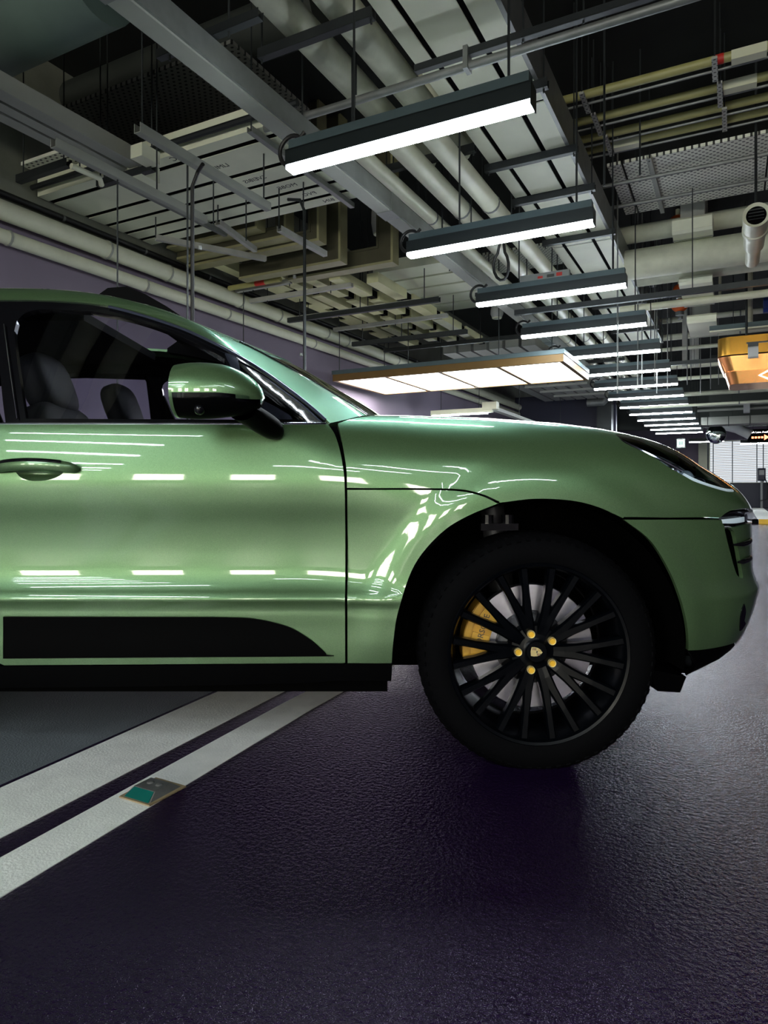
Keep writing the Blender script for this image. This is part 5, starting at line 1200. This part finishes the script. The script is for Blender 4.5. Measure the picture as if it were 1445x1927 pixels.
part(t, 'cable', MB().tube([(a[0]+.1, v-.1, a[2]-.1), (a[0]+.25, v-.12, a[2]-.5), (a[0]+.2, v-.12, .4), (a[0]-.1, v-.12, .3)], .02, 8), 'cable_black', True)
# boxed drop and pipes in the dark bay over the bonnet
v = 18.4; solo('service_column', MB().span((-3.22, 18.56, 0), (-2.85, 18.93, ZC)), 'steel_dark', 'dark square service column beyond the bonnet', 'column')
a = at_v(1105, 765, v); b = at_v(1142, 740, v); pipe('bent_pipe', 'grey bent pipe in front of the navy partition', [(a[0], v, a[2]+.1), (b[0]-.1, v, a[2]+.1), (b[0], v, a[2]+.2), (b[0], v, ZC)], .11, 'steel_grey')
for k in range(6):
    v = 12.5+k*.9; z = 3.196; rail('cross_rail', 'pale ladder bar in the tray bay beyond the canopy', (-4.6+.12*k, v, z), (-3.0+.05*k, v, z), .06, .05, 'duct_grey', ((-3.965, v), (-3.125, v)), group='pale ladder bars beyond the canopy')
t = thing('flat_duct', 'grey slatted duct bank beyond the canopy end', 'duct', (-3.2, 14, 3.3))
for k in range(6): part(t, 'duct_panel', MB().span((-4.5+k*.28, 10.9, 3.22), (-4.27+k*.28, 18.1, 3.4)), 'duct_grey')
t = thing('flat_duct', 'white slatted duct bank above the fourth lamp and canopy', 'duct', (-3.2, 8.6, 3.5))
for k in range(5): part(t, 'duct_panel', MB().span((-3.95, 7.3+k*.42, 3.52), (-2.85, 7.66+k*.42, 3.66)), 'duct_white')
def obstacles():
    L = []
    bpy.context.view_layer.update()
    for o in bpy.data.objects:
        if o.type != 'MESH' or o.get('kind') == 'structure' or (o.parent and (o.parent.name == 'car' or (o.parent.parent and o.parent.parent.name == 'car'))): continue
        c = [o.matrix_world @ Vector(q) for q in o.bound_box]
        L.append([min(q.x for q in c), max(q.x for q in c), min(q.y for q in c), max(q.y for q in c), min(q.z for q in c), max(q.z for q in c)])
    return np.array(L)
OBS = obstacles()
def clear_rod(px_, v, zf, m=.02):
    for dv in sorted(np.arange(-2.4, 2.41, .03), key=abs):
        for dp in (0, 6, -6, 12, -12):
            u = at_v(px_+dp, 300, v+dv)[0]; zb = zf(px_+dp, v+dv)
            h = (OBS[:, 0]-m < u) & (OBS[:, 1]+m > u) & (OBS[:, 2]-m < v+dv) & (OBS[:, 3]+m > v+dv) & (OBS[:, 5]+m > zb)
            if not h.any(): return u, v+dv, zb
    raise ValueError('no clear place for rod %d' % px_)
for k, px_ in enumerate((1150, 1188, 1196, 1232, 1236, 1262, 1293, 1300, 1318, 1337, 1352)):
    u, v, zb = clear_rod(px_, 9.2+.55*k, lambda p, v: at_v(p, 740-8*(k % 4), v)[2])
    pipe('threaded_rod', 'thin vertical rod among the cross pipes behind the lamps', [(u, v, zb), (u, v, ZC)], .009, 'steel_grey', 'rod', 'thin rods behind the lamps', n=6)
    OBS = np.vstack([OBS, [u-.01, u+.01, v-.01, v+.01, zb, ZC]])
for k, (px_, v) in enumerate(((700, 6.6), (740, 6.2), (813, 5.9), (838, 4.9), (846, 7.4), (1030, 6.4), (1042, 6.8), (1085, 5.2), (1137, 4.7), (1160, 7.6), (1204, 6.3))):
    u, v, zb = clear_rod(px_, v, lambda p, v: max(at_v(p, 330+(k % 5)*45, v)[2], 2.9))
    pipe('threaded_rod', 'long thin hanger rod dropping from the dark slab', [(u, v, zb), (u, v, ZC)], .008, 'steel_dark', 'rod', 'long hanger rods', n=6)
    OBS = np.vstack([OBS, [u-.01, u+.01, v-.01, v+.01, zb, ZC]])
